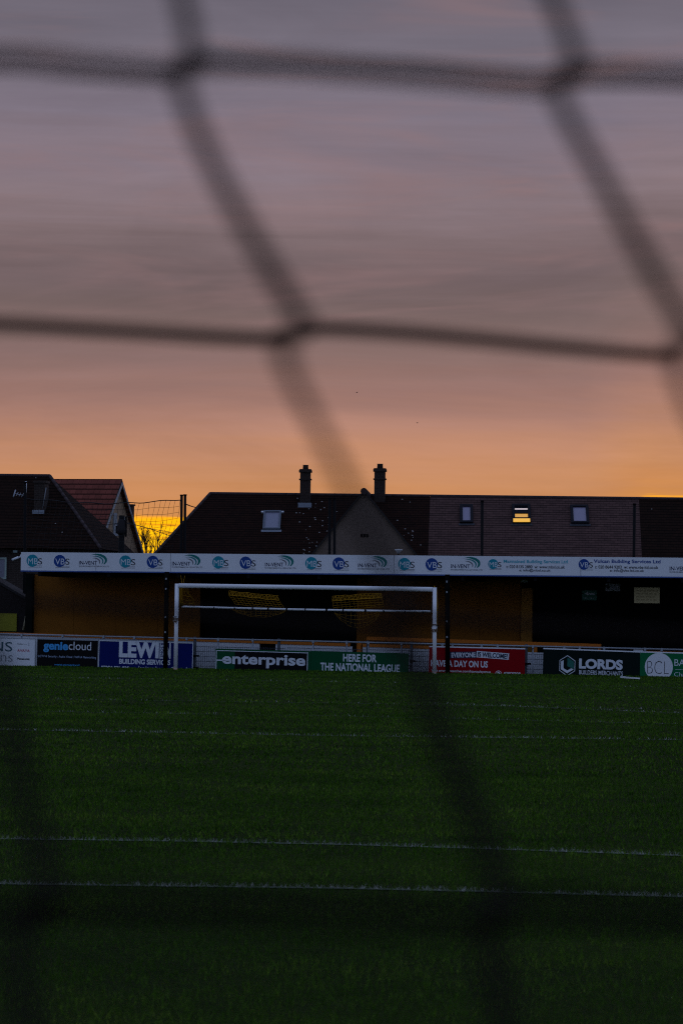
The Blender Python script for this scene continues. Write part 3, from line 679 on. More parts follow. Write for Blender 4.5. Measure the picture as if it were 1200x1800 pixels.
def bundle(uA, vA, uB, vB, depth, nseg, hang, hv, wn):
    """a gathered band of net (two edges laced together) with loose mesh falling to the bar and sagging below it"""
    top = [jit(GL(uA + (uB - uA) * i / nseg, vA + (vB - vA) * i / nseg, wn)) for i in range(nseg + 1)]
    bot = [jit(GL(uA + (uB - uA) * i / nseg, vA + depth + (vB - vA) * i / nseg, wn)) for i in range(nseg + 1)]
    L3(top, 0.006); L3(bot, 0.012)
    for dv in (0.35, 0.7):
        L3([t.lerp(q, dv) + Vector((random.uniform(-.02, .02), 0.02, 0)) for t, q in zip(top, bot)], 0.005)
    for i in range(nseg):
        L3([bot[i], jit(top[i].lerp(top[i + 1], .7))], 0.009); L3([jit(top[i].lerp(top[i + 1], .7)), bot[i + 1]], 0.007)
        L3([jit(top[i]), jit(bot[i], 0.02)], 0.005)
    cols = []
    for i in range(nseg + 1):
        c = [bot[i]]
        for k in range(1, 5): c.append(jit(GL(uA + (uB - uA) * i / nseg + hang * k / 4, vA + depth + (vB - vA) * i / nseg + hv * k / 4, wn + .05 * k), .008))
        cols.append(c); L3(c, 0.0055)
    for k in range(1, 5): L3([c[k] for c in cols], 0.0045)
bundle(402, 1038.5, 490, 1048, 7.5, 13, 12, 16, NETW)
bundle(584, 1048, 671, 1042.5, 8.0, 12, 3, 16, NETW)
for (uA, uB, v0, v1, dv) in ((408, 506, 1071, 1073, 13), (588, 672, 1077, 1074, 28)):        # the slack part hanging under the bar
    n = 10; g_ = []
    for i in range(n + 1):
        t = i / n; u = uA + (uB - uA) * t; sag = math.sin(math.pi * t) ** 0.6
        g_.append([jit(GL(u + 3 * math.sin(5 * t), v0 + (v1 - v0) * t + dv * sag * k / 4, NETW + .08), .012) for k in range(5)])
        L3(g_[-1], 0.004)
    for k in range(1, 5): L3([q[k] for q in g_], 0.004)
for k in range(6):                                                                          # the gathered side at the left post
    L3([jit(GL(315.5 + k * .9, 1032, .1 + .1 * k), .01), jit(GL(316.5 + k * .8, 1048, .3 + .1 * k), .02), GL(317 + k * .9, 1065, NETW - .2)], 0.011)
for (u0, u1) in ((322, 333), (325, 339), (328, 341)):
    L3([GL(u0, 1033, .3), jit(GL((u0 + u1) / 2 - 1, 1045, .6)), GL(u1, 1056, 1.0), GL(u1 + 1, 1066, NETW)], 0.008)
for k in range(4): L3([GL(318, 1038 + 7 * k, .5), jit(GL(327, 1041 + 7 * k, .8)), GL(333 + k * 2, 1043 + 6 * k, 1.0)], 0.004)
for k in range(4): L3([GL(766.5 + .4 * k, 1037, .1), jit(GL(767 + .5 * k, 1070, .4)), GL(766 + .6 * k, 1100, .6)], 0.008)
L3([GL(318, 1011, .1), GL(320, 1026, .06)], 0.005); L3([GL(325, 1012, .1), GL(322, 1026, .06)], 0.005); L3([GL(763, 1030, .05), GL(764, 1036, .0)], 0.012)
tag(b.build('goal_net', matrix=GM), 'yellow cord goal net bunched up inside the far goal', 'goal net')

# ------------------------------------------------------------------ signs and odd things in the stand
def flat_sign(name, label, cat, u0, u1, v0, v1, w, mt, draw=None, thick=0.02):
    Mx = frame_at(at(u0, v1, w)); I = Mx.inverted(); p = I @ at(u1, v0, w)
    o = thing(name, label, cat, Mx); b = MB(); b.box(0, p.x, 0, thick, 0, p.z, mt); b.build('panel', o)
    if draw: q = MB(); draw(q, p.x, p.z); q.build('lettering', o)
    return o
SIGNW = BACK_W - 0.03
DIMG = mat('green_sign_face', (0.02, 0.16, 0.10), 0.5); SIGNWH = mat('sign_white', (0.6, 0.62, 0.62), 0.5)
def d_exit(q, W, H):
    q.flat([(W * .18, H * .66), (W * .42, H * .44), (W * .42, H * .57), (W * .86, H * .57), (W * .86, H * .75), (W * .42, H * .75), (W * .42, H * .88)], -0.004, SIGNWH)
    q.text('Way Out', W * .1, W * .9, H * .1, H * .3, -0.004, SIGNWH)
flat_sign('exit_sign', 'green sign with white left arrow on the dark wall', 'sign', 1022, 1048, 1038, 1055, SIGNW, DIMG, d_exit)
def d_cctv(q, W, H):
    q.disc(W * .18, H * .55, H * .26, H * .26, -0.004, DARKINK)
    for k in range(3): q.box(W * .40, W * (.92 - .1 * k), -0.005, -0.003, H * (.70 - .24 * k), H * (.78 - .24 * k), MIDGREY)
flat_sign('notice_sign', 'small grey notice with a round dark symbol high on the dark wall', 'sign', 1063, 1089, 1026, 1039, SIGNW, mat('grey_sign_face', (0.42, 0.42, 0.42), 0.5), d_cctv)
def d_board(q, W, H):
    for r in range(4):
        x = W * .08
        while x < W * .85:
            L = W * random.uniform(.06, .16); q.box(x, min(x + L, W * .92), -0.005, -0.003, H * (.75 - .19 * r), H * (.82 - .19 * r), mat('faded_ink', (0.30, 0.23, 0.11), 0.7)); x += L + W * .05
nbd = flat_sign('notice_board', 'pale cream notice board, largest sign in the dark bay', 'sign', 1113.5, 1158.5, 1033, 1060, FAS_W + 1.2, mat('cream_board', (0.50, 0.40, 0.20), 0.6), d_board, 0.04)
b = MB()
for x in (.12, .60): b.tube([(x, .02, .44), (x, .02, .78)], .012, DARKSTEEL, 6)
b.build('hanger', nbd)

# security camera and floodlight on the fascia end, shed with its yellow panel
cm = frame_at(at(37, 980, FAS_W)); ci = cm.inverted()
o = thing('security_camera', 'white bullet security camera on the left end of the fascia', 'camera', cm)
b = MB(); b.tube([(-.0, 0.03, .08), (-.02, 0.03, .02), (-.06, 0.0, .0)], .022, WHITE, 8); b.build('bracket', o)
b = MB(); p0, p1 = ci @ at(33, 979.5, FAS_W), ci @ at(22, 984.2, FAS_W); b.tube([p0, p1], .035, WHITE, 12); b.build('camera_body', o)
b = MB(); b.tube([p1, p1 + (p1 - p0).normalized() * .02], .030, NAVY, 12); b.build('lens', o)
fm_ = frame_at(at(36, 972, FAS_W + .1)); fi_ = fm_.inverted()
o = thing('floodlight', 'small dark floodlight above the security camera', 'floodlight', fm_)
b = MB(); p = fi_ @ at(29, 969, FAS_W + .1); b.box(p.x - .09, p.x + .07, -.06, .06, p.z - .05, p.z + .035, DARKSTEEL); b.build('housing', o)
b = MB(); b.box(p.x - .075, p.x + .055, -.068, -.061, p.z - .04, p.z + .022, mat('lamp_glass', (0.10, 0.16, 0.15), 0.15, 0.6)); b.build('glass', o)
b = MB(); b.tube([(p.x + .07, 0, p.z), (0.0, 0, -.02)], .015, DARKSTEEL, 6); b.build('bracket', o)
o_ = frame_at(at(700, 974, FAS_W + 1.0)); oi = o_.inverted()
o = thing('floodlight', 'pale funnel shaped lamp on the stand roof before the gable', 'floodlight', o_)
b = MB(); c = oi @ at(700, 972, FAS_W + 1.0); pr_ = [(0.045, 0.0), (0.06, .05), (0.115, .095), (0.115, .125), (0.02, .13)]
b.tube([(c.x, 0, c.z - .02 + h_) for _, h_ in pr_], [r_ for r_, _ in pr_], mat('grey_white_plastic', (0.5, 0.5, 0.5), 0.5), 16); b.build('lamp_shade', o)
b = MB(); b.tube([(c.x, 0, c.z - .2), (c.x, 0, c.z - .02)], .02, DARKSTEEL, 8); b.build('stem', o)

set_yaw(0)
SHW = 9.0
sm = frame_at(wd(sw(at(0, 1060, SHW))[0], SHW, 0)); si = sm.inverted()
shed = thing('shed', 'dark lean-to shed with grey sloping roof edge beside the stand', 'shed', sm)
a0, a1 = si @ at(-60, 987, SHW), si @ at(47, 1050, SHW)
b = MB(); b.plate([(a0.x, -.1), (a1.x - .02, -.1), (a1.x - .02, a1.z - .09), (a0.x, a0.z - .09)], 0.05, 3.0, mat('dark_shed_boarding', (0.014, 0.010, 0.009), 0.8)); b.build('wall', shed)
b = MB(); b.plate([(a0.x, a0.z - .085), (a1.x, a1.z - .085), (a1.x, a1.z), (a0.x, a0.z)], -.05, 3.1, mat('grey_roof_edge', (0.030, 0.029, 0.029), 0.8, 0.1)); b.build('roof', shed)
b = MB(); p0, p1 = si @ at(41, 1108, SHW), si @ at(48, 1073, SHW); b.tube([p0, p0.lerp(p1, .5) + Vector((.01, 0, 0)), p1], .035, mat('pale_timber', (0.30, 0.26, 0.16), 0.7), 6); b.build('brace', shed)
flat_sign('yellow_panel', 'yellow green panel on the front of the dark shed', 'panel', -60, 30, 1078.5, 1108.5, SHW - 0.02, mat('yellow_green_paint', (0.26, 0.25, 0.012), 0.6), None, 0.03)
set_yaw(12)
o = MB(); p = ground(1093, 1193); q = ground(1120, 1195)
d = (q - p).normalized(); nn = Vector((-d.y, d.x, 0))
o.box(0, (q - p).length, -.06, .06, .0, .035, GOALWHITE); o.box(.02, .06, -.07, .07, .0, .04, PALEWALL)
tag(o.build('touchline_strip', matrix=frame_at(p + ZUP * .02, d)), 'short white strip lying on the grass before the black hexagon board', 'strip')

# ------------------------------------------------------------------ ball-stop poles and net behind the stand
POLW = FAS_W + 6.6
def net_pole(u, vt, lean, label, k=0.044):
    pt = at(u, vt, POLW); pb_ = at(u - lean, 977, POLW); d = (pt - pb_); base = pt - d * (pt.z / d.z)
    Mx = Matrix.Translation(base); o = thing('net_pole', label, 'pole', Mx, 'ball stop poles behind the stand')
    b = MB(); b.tube([(0, 0, -.2), pt - base], k, DARKSTEEL, 10); b.build('pole', o)
    b = MB(); q = pt - base; b.tube([q - Vector((0, 0, .02)), q + Vector((0, 0, .02))], k * 1.25, DARKSTEEL, 10); b.build('cap', o)
    return pt
net_pole(45, 848, 1.0, 'dark pole with a television aerial before the hipped roof', 0.045)
pA = net_pole(319.5, 870.5, .8, 'left pole of the pair at the edge of the sunset gap')
net_pole(325.5, 870, .6, 'right pole of the pair at the edge of the sunset gap')
net_pole(579.5, 876, .6, 'left pole of the pair before the rendered gable')
net_pole(588, 876, .4, 'right pole of the pair before the rendered gable')
net_pole(847, 881, .5, 'single pole between the first two purple roof windows')
net_pole(1114.3, 886, 1.2, 'single pole at the right edge of the purple roof')
# ball-stop netting between the two left poles: a rope with a wide square mesh below
CORD = mat('thin_black_cord', (0.02, 0.018, 0.018), 0.8)
b = MB(); nb = frame_at(at(182, 975, POLW)); ni = nb.inverted()
NU = 30; rows = 9; net = []
for i in range(NU + 1):
    u = 46 + (318 - 46) * i / NU; vt = 876 + 8 * math.sin(math.pi * i / NU) + 2 * i / NU
    sk = lambda k: u - 2.2 * k
    net.append([ni @ (at(sk(k) + 1.2 * math.sin(k * 1.3 + i), vt + 11.5 * k + 1.2 * math.sin(i * .9 + k), POLW + .1 * math.sin(i * .7))) for k in range(rows)])
for c in net: b.tube(c, 0.0045, CORD, 4, False)
for k in range(rows): b.tube([c[k] for c in net], 0.014 if k == 0 else 0.0045, CORD, 4, False)
tag(b.build('ball_stop_net', matrix=nb), 'thin black ball stop netting hung across the sunset gap', 'netting')
am = frame_at(at(46, 868, POLW)); ai = am.inverted()
o = thing('television_aerial', 'pale television aerial on the leftmost pole', 'aerial', am)
b = MB(); p0, p1 = ai @ at(45, 871.5, POLW), ai @ at(26, 867.5, POLW); b.tube([p0, p1], .014, GALV, 6); b.build('boom', o)
b = MB()
for t in (.25, .5, .75, 1.0):
    c = p0.lerp(p1, t); h_ = .06 if t < 1 else .11; b.tube([c - Vector((0, 0.1, h_)), c + Vector((0, 0.1, h_))], .007 if t < 1 else .022, GALV, 6)
b.build('element', o)
b = MB(); b.tube([ai @ at(46.2, 846, POLW), ai @ at(45.8, 866, POLW)], .03, PALEWALL, 8); b.build('mast_tip', o)

# ------------------------------------------------------------------ houses
def sface(b, pts, mt):                                             # roof/wall face with metre UVs: along its level direction / up its slope
    P = [Vector(p) for p in pts]; n = (P[1] - P[0]).cross(P[2] - P[0])
    if n.length < 1e-9: n = (P[2] - P[0]).cross(P[3] - P[0])
    n.normalize(); ax = ZUP.cross(n)
    ax = ax.normalized() if ax.length > 1e-4 else Vector((1, 0, 0)); ay = n.cross(ax)
    if ay.z < 0: ay = -ay
    b.face(P, mt, [(p.dot(ax), p.dot(ay)) for p in P])
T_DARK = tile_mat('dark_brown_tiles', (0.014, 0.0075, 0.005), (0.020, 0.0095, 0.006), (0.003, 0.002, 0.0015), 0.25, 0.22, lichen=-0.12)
T_LICH = tile_mat('lichened_brown_tiles', (0.016, 0.0075, 0.0055), (0.024, 0.010, 0.0065), (0.003, 0.002, 0.0015), 0.25, 0.19, lichen=0.30, lbox=True)
T_PURP = tile_mat('purple_grey_tiles', (0.074, 0.042, 0.037), (0.105, 0.058, 0.050), (0.014, 0.009, 0.008), 0.30, 0.19, dirt=0.45)
T_RED = tile_mat('red_pantiles', (0.155, 0.046, 0.033), (0.205, 0.058, 0.042), (0.022, 0.009, 0.007), 0.30, 0.33, dirt=0.4)
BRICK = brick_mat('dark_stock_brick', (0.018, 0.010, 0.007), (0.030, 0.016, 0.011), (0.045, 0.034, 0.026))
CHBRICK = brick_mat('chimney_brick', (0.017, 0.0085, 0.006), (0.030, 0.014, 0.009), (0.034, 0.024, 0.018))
PEBBLE = mat('grey_pebbledash', (0.165, 0.120, 0.095), 0.95, 0.1, var=0.38, vscale=9.0, bump=0.6, bscale=60)
PEBBLE2 = mat('brown_pebbledash', (0.40, 0.27, 0.17), 0.95, 0.1, var=0.3, vscale=7.0, bump=0.6, bscale=50)
DARKBOARD = mat('dark_barge_board', (0.016, 0.014, 0.014), 0.6); WHITEBOARD = mat('white_barge_board', (0.34, 0.36, 0.38), 0.5)
RIDGE = mat('ridge_tile', (0.045, 0.028, 0.028), 0.8, var=0.3, vscale=5)
GLASS = bpy.data.materials.new('window_glass'); GLASS.use_nodes = True
gp = GLASS.node_tree.nodes['Principled BSDF']; gp.inputs['Base Color'].default_value = (0.22, 0.19, 0.27, 1); gp.inputs['Roughness'].default_value = 0.12; gp.inputs['Specular IOR Level'].default_value = 0.9
CURT = mat('netted_glass', (0.20, 0.20, 0.26), 0.3, 0.6, var=0.25, vscale=14)
GLOWG = mat('glow_pane', (0.5, 0.3, 0.08), 0.4, emit=(1.0, 0.52, 0.05), estr=0.75); GLOWP = mat('pale_glow_strip', (0.5, 0.4, 0.35), 0.4, emit=(0.75, 0.62, 0.62), estr=0.6)  # emission stands in for yellow sky glow at the open roof window

def chimney(parent, I, u0, u1, vt, vb, w, n=8):
    p0, p1 = I @ at(u0, vb, w), I @ at(u1, vt, w); b = MB(); x0, x1, z0, z1 = p0.x, p1.x, p0.z, p1.z; W = x1 - x0; dp = W * .95; y = p0.y
    H = z1 - z0; hs = z1 - W * .42
    b.box(x0, x1, y, y + dp, z0 - 1.0, hs - .16 - W * .75, CHBRICK)
    b.box(x0 - .05, x1 + .05, y - .05, y + dp + .05, hs - .16 - W * .75 + .001, hs - .10 - W * .75, CHBRICK)
    b.box(x0, x1, y, y + dp, hs - .10 - W * .75 + .001, hs - .16, CHBRICK)
    b.box(x0 - .06, x1 + .06, y - .06, y + dp + .06, hs - .159, hs - .05, CHBRICK); b.box(x0 - .03, x1 + .03, y - .03, y + dp + .03, hs - .049, hs, CHBRICK)
    o = b.build('chimney', parent)
    b = MB(); cx = (x0 + x1) / 2; b.tube([(cx, y + dp / 2, hs), (cx, y + dp / 2, hs + W * .36), (cx, y + dp / 2, hs + W * .40), (cx, y + dp / 2, hs + W * .42)], [W * .29, W * .26, W * .30, W * .30], mat('terracotta_pot', (0.06, 0.035, 0.028), 0.8), 14); b.build('pot', o)
    b = MB(); b.box(x0 - .08, x1 + .08, y - .04, y - .001, z0 - .16, z0 + .06, LEAD); b.build('flashing', o)
def rooflight(parent, I, P0, Nv, u0, u1, v0, v1, kind='glass', curtain=False):
    """P0/Nv: roof plane in world; pixel box gives its corners on the slope"""
    c00, c10, c11, c01 = [hit(u, v, P0, Nv) for u, v in ((u0, v1), (u1, v1), (u1, v0), (u0, v0))]
    ax = (c10 - c00).normalized(); ay = Nv.cross(ax)
    if ay.z < 0: ay = -ay
    W = (c10 - c00).length; H = (c01 - c00).dot(ay); fr = MB(); 
    Q = lambda x, y, h: I @ (c00 + ax * x + ay * y + Nv * h)
    def bar(b, xa, xb, ya, yb, h0, h1, mt):
        P = [Q(xa, ya, h0), Q(xb, ya, h0), Q(xb, yb, h0), Q(xa, yb, h0), Q(xa, ya, h1), Q(xb, ya, h1), Q(xb, yb, h1), Q(xa, yb, h1)]
        for q in ((0, 1, 5, 4), (1, 2, 6, 5), (2, 3, 7, 6), (3, 0, 4, 7), (4, 5, 6, 7), (3, 2, 1, 0)): b.face([P[i] for i in q], mt)
    FRM = mat('pale_steel_frame', (0.10, 0.12, 0.145), 0.5, 0.4) if curtain else mat('dark_grey_frame', (0.009, 0.009, 0.013), 0.6, 0.1)
    t = 0.13 if not curtain else 0.085
    bar(fr, 0, t, 0, H, 0, .11, FRM); bar(fr, W - t, W, 0, H, 0, .11, FRM); bar(fr, t, W - t, H - t * 1.2, H, 0, .11, FRM); bar(fr, t, W - t, 0, t, 0, .11, FRM)
    bar(fr, -.06, W + .06, -.16, -.005, 0.005, .03, LEAD if curtain else mat('dark_apron', (0.03, 0.033, 0.04), 0.6))
    if curtain:
        bar(fr, -.12, -.005, H - .12, H - .02, 0.01, .08, PALEWALL); bar(fr, W + .005, W + .12, H - .12, H - .02, 0.01, .08, PALEWALL)
    fo = fr.build('roof_window', parent)
    g_ = MB()
    if kind == 'lit':  # emissive strips imitate the sky glow, no lamp inside
        bar(g_, t, W - t, H * .70, H * .80, .02, .05, GLOWP); bar(g_, t, W - t, H * .28, H * .50, .02, .05, mat('dim_glow_strip', (0.5, 0.3, 0.08), 0.4, emit=(0.62, 0.30, 0.05), estr=0.85)); bar(g_, t * .3, W - t * .3, .0, H * .17, .111, .14, GLOWG)
        bar(g_, t, W - t, H * .51, H * .69, .05, .09, mat('dark_grey_frame', 0)); bar(g_, t, W - t, H * .18, H * .275, .05, .1, mat('dark_grey_frame', 0)); bar(g_, t, W - t, H * .81, H - t * 1.2, .03, .06, mat('dark_grey_frame', 0))
    else: bar(g_, t, W - t, t, H - t * 1.2, .02, .05, CURT if curtain else GLASS)
    g_.build('pane', fo)

set_yaw(2.5)
# terrace of three joined houses far behind the stand
HW = 70.0; RUN = 4.6; EZ = 3.9
ridge_p = at(785, 871.8, HW); RZ = ridge_p.z
def hx(u, v=872, w=HW): return sw(at(u, v, w))[0]
slope_n = Vector((0, 0, 0)); 
P0r = wd(0, HW, RZ); _ay = (wd(0, HW, RZ) - wd(0, HW - RUN, EZ)).normalized(); Nr = E.cross(_ay).normalized()
if Nr.z < 0: Nr = -Nr
def roof_u(u, v): return hit(u, v, P0r, Nr)
s_hip = hx(370, 868); s_a = hx(755.5); s_b = hx(1122); s_c = hx(1460)
# hip: from the ridge end down to the eave corner through pixel (272, 973)
ph = roof_u(273, 973); sh = sw(ph)
s_eave = s_hip + (sh[0] - s_hip) * (RZ - EZ) / (RZ - sh[2])
def terrace_house(label, s0, s1, tm, hip=False):
    base = wd(s0, HW - RUN + .4, 0); Mx = frame_at(base); I = Mx.inverted(); o = thing('terraced_house', label, 'house', Mx, 'joined houses behind the stand')
    b = MB(); se = s_eave if hip else s0
    q = lambda s, w, z: I @ wd(s, w, z)
    sface(b, [q(se, HW - RUN, EZ), q(s1, HW - RUN, EZ), q(s1, HW, RZ), q(s_hip if hip else s0, HW, RZ)], tm)
    sface(b, [q(s1, HW + RUN, EZ), q(se, HW + RUN, EZ), q(s_hip if hip else s0, HW, RZ), q(s1, HW, RZ)], tm)
    if hip: sface(b, [q(se, HW + RUN, EZ), q(se, HW - RUN, EZ), q(s_hip, HW, RZ)], tm)
    rfo = b.build('roof', o)
    b = MB(); n = max(2, int((s1 - (s_hip if hip else s0)) / .45)); a_ = s_hip if hip else s0
    for k in range(n):
        x0 = a_ + (s1 - a_) * k / n; x1 = a_ + (s1 - a_) * (k + 1) / n
        b.tube([q(x0, HW, RZ - .02), q(x1, HW, RZ - .02)], .085, RIDGE, 8)
    if hip:
        for k in range(14):
            A, C = q(s_hip, HW, RZ), q(se, HW - RUN, EZ); b.tube([A.lerp(C, k / 14), A.lerp(C, (k + 1.0) / 14)], .075, RIDGE, 6)
    b.build('ridge_tiles', rfo)
    b = MB(); x0 = (se + .5) if hip else s0
    for (wa) in (HW - RUN + .35, HW + RUN - .5):
        A = q(x0, wa, 0); C = q(s1 - .005, wa + .15, EZ); b.box(A.x, C.x, A.y, C.y, -.2, C.z + .15, BRICK)
    A, C = q(x0, HW - RUN + .51, 0), q(x0 + .15, HW + RUN - .51, EZ); b.box(A.x, C.x, A.y, C.y, -.2, C.z, BRICK)
    b.build('wall', o)
    return o, I
hA, iA = terrace_house('dark brown tiled house with rendered gable and two chimneys', s_hip, s_a, T_LICH, True)
hB, iB = terrace_house('purple grey tiled middle house with three roof windows', s_a + .004, s_b, T_PURP)
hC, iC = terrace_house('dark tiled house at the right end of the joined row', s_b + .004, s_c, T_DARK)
def on_roof(u, v): return sw(roof_u(u, v))[1]
chimney(hA, iA, 526.8, 545.6, 817, 886, on_roof(536, 889) - .1)
chimney(hA, iA, 657.0, 677.0, 815, 886, on_roof(667, 880) - .1)
rooflight(hA, iA, P0r, Nr, 461.5, 492.5, 900, 932, curtain=True)
rooflight(hB, iB, P0r, Nr, 808, 831, 889, 920.5)
rooflight(hB, iB, P0r, Nr, 900, 932.5, 888.5, 921, kind='lit')
rooflight(hB, iB, P0r, Nr, 1003, 1035, 890, 921.5)
# projecting rendered gable
GW = HW - RUN - .9
ga, gb0, gb1 = sw(at(639.5, 864.5, GW)), sw(at(551, 973, GW)), sw(at(731, 976, GW))
k0 = (ga[0] - gb0[0]) / (ga[2] - gb0[2]); k1 = (gb1[0] - ga[0]) / (ga[2] - gb1[2]); gz = EZ - .2
q = lambda s, w, z: iA @ wd(s, w, z)
sa0, sa1 = ga[0] - k0 * (ga[2] - gz), ga[0] + k1 * (ga[2] - gz)
b = MB()
sface(b, [q(sa0, GW, -.2), q(sa1, GW, -.2), q(sa1, GW, gz), q(ga[0], GW, ga[2]), q(sa0, GW, gz)], PEBBLE)
for (s_) in (sa0, sa1): sface(b, [q(s_, GW, -.2), q(s_, HW - RUN + .5, -.2), q(s_, HW - RUN + .5, gz), q(s_, GW, gz)], PEBBLE)
gwall = b.build('gable_wall', hA)
b = MB(); depth = HW - 0.3
def thick(b, P, up, mt, t=.09):
    P2 = [p + up * t for p in P]; sface(b, P2, mt); sface(b, list(reversed(P)), mt)
    for i in range(len(P)):
        j = (i + 1) % len(P); b.face([P[i], P[j], P2[j], P2[i]], DARKBOARD)
lo = .25
thick(b, [q(sa0 - k0 * lo, GW - .18, gz - lo), q(ga[0], GW - .18, ga[2]), q(ga[0], depth, ga[2]), q(sa0 - k0 * lo, depth, gz - lo)][::-1], Vector((0, 0, 1)), T_LICH)
thick(b, [q(sa1 + k1 * lo, GW - .18, gz - lo), q(ga[0] + .001, GW - .18, ga[2]), q(ga[0] + .001, depth, ga[2]), q(sa1 + k1 * lo, depth, gz - lo)], Vector((0, 0, 1)), T_LICH)
b.build('gable_roof', hA)
b = MB(); c = q(ga[0], GW - .17, ga[2] + .02); b.tube([c + Vector((0, -.03, 0)), c + Vector((0, .5, 0)), c + Vector((0, 5.0, 0))], .16, RIDGE, 12); b.build('gable_ridge', hA)
b = MB()
for k in range(3):
    p0, p1 = iA @ at(633.5 + 5 * k, 944, GW), iA @ at(637.3 + 5 * k, 938.5, GW); b.box(p0.x, p1.x, p0.y - .03, p0.y - .002, p0.z, p1.z, BLACK)
b.build('vent', hA)

# hipped house at the left
set_yaw(6)
AW, ARUN, AEZ = 50.0, 4.2, 4.15
ar = sw(at(88, 836.5, AW)); ARZ = ar[2]
A0 = wd(0, AW, ARZ); _ay = (A0 - wd(0, AW - ARUN, AEZ)).normalized(); NA = E.cross(_ay).normalized()
if NA.z < 0: NA = -NA
hc = sw(hit(180, 968, A0, NA)); s_e = ar[0] + (hc[0] - ar[0]) * (ARZ - AEZ) / (ARZ - hc[2])
s_l = ar[0] - 9.0
Mx = frame_at(wd(s_l, AW - ARUN, 0)); IA = Mx.inverted()
hD = thing('hipped_house', 'dark hipped roof house with brick wall at the left edge', 'house', Mx)
q = lambda s, w, z: IA @ wd(s, w, z)
b = MB()
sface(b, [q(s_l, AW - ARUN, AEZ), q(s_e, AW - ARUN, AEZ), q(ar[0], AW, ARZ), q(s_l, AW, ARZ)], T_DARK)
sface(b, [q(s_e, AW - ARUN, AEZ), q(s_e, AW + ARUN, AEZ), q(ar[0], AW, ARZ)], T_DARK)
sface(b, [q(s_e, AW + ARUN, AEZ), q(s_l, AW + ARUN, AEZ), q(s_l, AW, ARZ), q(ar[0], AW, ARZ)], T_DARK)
rfo = b.build('roof', hD)
b = MB()
for k in range(16):
    A, C = q(ar[0], AW, ARZ), q(s_e, AW - ARUN, AEZ); b.tube([A.lerp(C, k / 16), A.lerp(C, (k + 1.0) / 16)], .075, RIDGE, 6)
for k in range(20): b.tube([q(s_l + 9.0 * k / 20, AW, ARZ), q(s_l + 9.0 * (k + 1.0) / 20, AW, ARZ)], .085, RIDGE, 6)
b.build('ridge_tiles', rfo)
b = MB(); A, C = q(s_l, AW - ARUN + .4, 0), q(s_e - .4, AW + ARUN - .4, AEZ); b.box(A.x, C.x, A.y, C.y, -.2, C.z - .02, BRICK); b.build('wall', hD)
pw0, pw1 = IA @ at(-40, 1017.5, AW - ARUN + .4), IA @ at(12.5, 980, AW - ARUN + .4)
b = MB(); y = pw0.y; t = .075; WG = mat('pale_green_frame', (0.34, 0.42, 0.38), 0.5)
b.box(pw0.x, pw1.x, y - .06, y - .002, pw0.z, pw0.z + t, WG); b.box(pw0.x, pw1.x, y - .06, y - .002, pw1.z - t, pw1.z, WG)
b.box(pw0.x, pw0.x + t, y - .06, y - .002, pw0.z + t, pw1.z - t, WG); b.box(pw1.x - t, pw1.x, y - .06, y - .002, pw0.z + t, pw1.z - t, WG)
wfo = b.build('window', hD)
b = MB(); b.box(pw0.x + t, pw1.x - t, y - .03, y - .002, pw0.z + t, pw1.z - t, CURT); b.build('pane', wfo)
b = MB(); p0, p1 = IA @ at(60, 898, AW - 2.2), IA @ at(80, 849, AW - 2.2); b.box(p0.x, p1.x, p0.y, p0.y + .8, p0.z - 1.0, p1.z, BRICK)
b.box(p0.x - .05, p1.x + .05, p0.y - .05, p0.y + .85, p1.z + .001, p1.z + .10, BRICK); ch = b.build('chimney', hD)
b = MB(); b.box(p0.x - .06, p1.x - .02, p0.y - .05, p0.y - .002, p0.z - .12, p0.z + .04, LEAD); b.build('flashing', ch)
b = MB(); b.tube([(p1.x + .05, p0.y - .05, p1.z - .2), (p1.x - .08, p0.y - .06, p0.z + .1)], .02, mat('pale_pipe', (0.2, 0.21, 0.22), 0.5), 6); b.build('pipe', ch)

# red-tiled gabled house behind it
set_yaw(12)
CW, CRUN = 62.0, 3.6
th2 = rad(16.5); E2 = Vector((math.cos(th2), -math.sin(th2), 0)); N2 = Vector((math.sin(th2), math.cos(th2), 0))
ap = at(210.5, 842, CW); CZ = ap.z; CE = 3.6
CRUN = (CZ - CE) * 0.92
Mx = frame_at(Vector((ap.x, ap.y, 0)) - E2 * 9, E2); IC = Mx.inverted()
hE = thing('gabled_house', 'red tiled house with white edged gable beside the sunset gap', 'house', Mx)
b = MB(); X1 = 9.0
thick(b, [Vector((0, -CRUN, CE)), Vector((X1 + .12, -CRUN, CE)), Vector((X1 + .12, 0, CZ - .09)), Vector((0, 0, CZ - .09))], ZUP, T_RED)
thick(b, [Vector((X1 + .12, CRUN, CE)), Vector((0, CRUN, CE)), Vector((0, 0.001, CZ - .09)), Vector((X1 + .12, 0.001, CZ - .09))], ZUP, T_RED)
b.build('roof', hE)
b = MB()
sface(b, [(X1 - .1, -CRUN + .3, -.2), (X1 - .1, CRUN - .3, -.2), (X1 - .1, CRUN - .3, CE + .15), (X1 - .1, 0, CZ - .15), (X1 - .1, -CRUN + .3, CE + .15)], PEBBLE2)
b.box(0.2, X1 - .12, -CRUN + .3, -CRUN + .45, -.2, CE + .1, PEBBLE2); b.box(0.2, X1 - .12, CRUN - .45, CRUN - .3, -.2, CE + .1, PEBBLE2)
b.build('wall', hE)
b = MB()
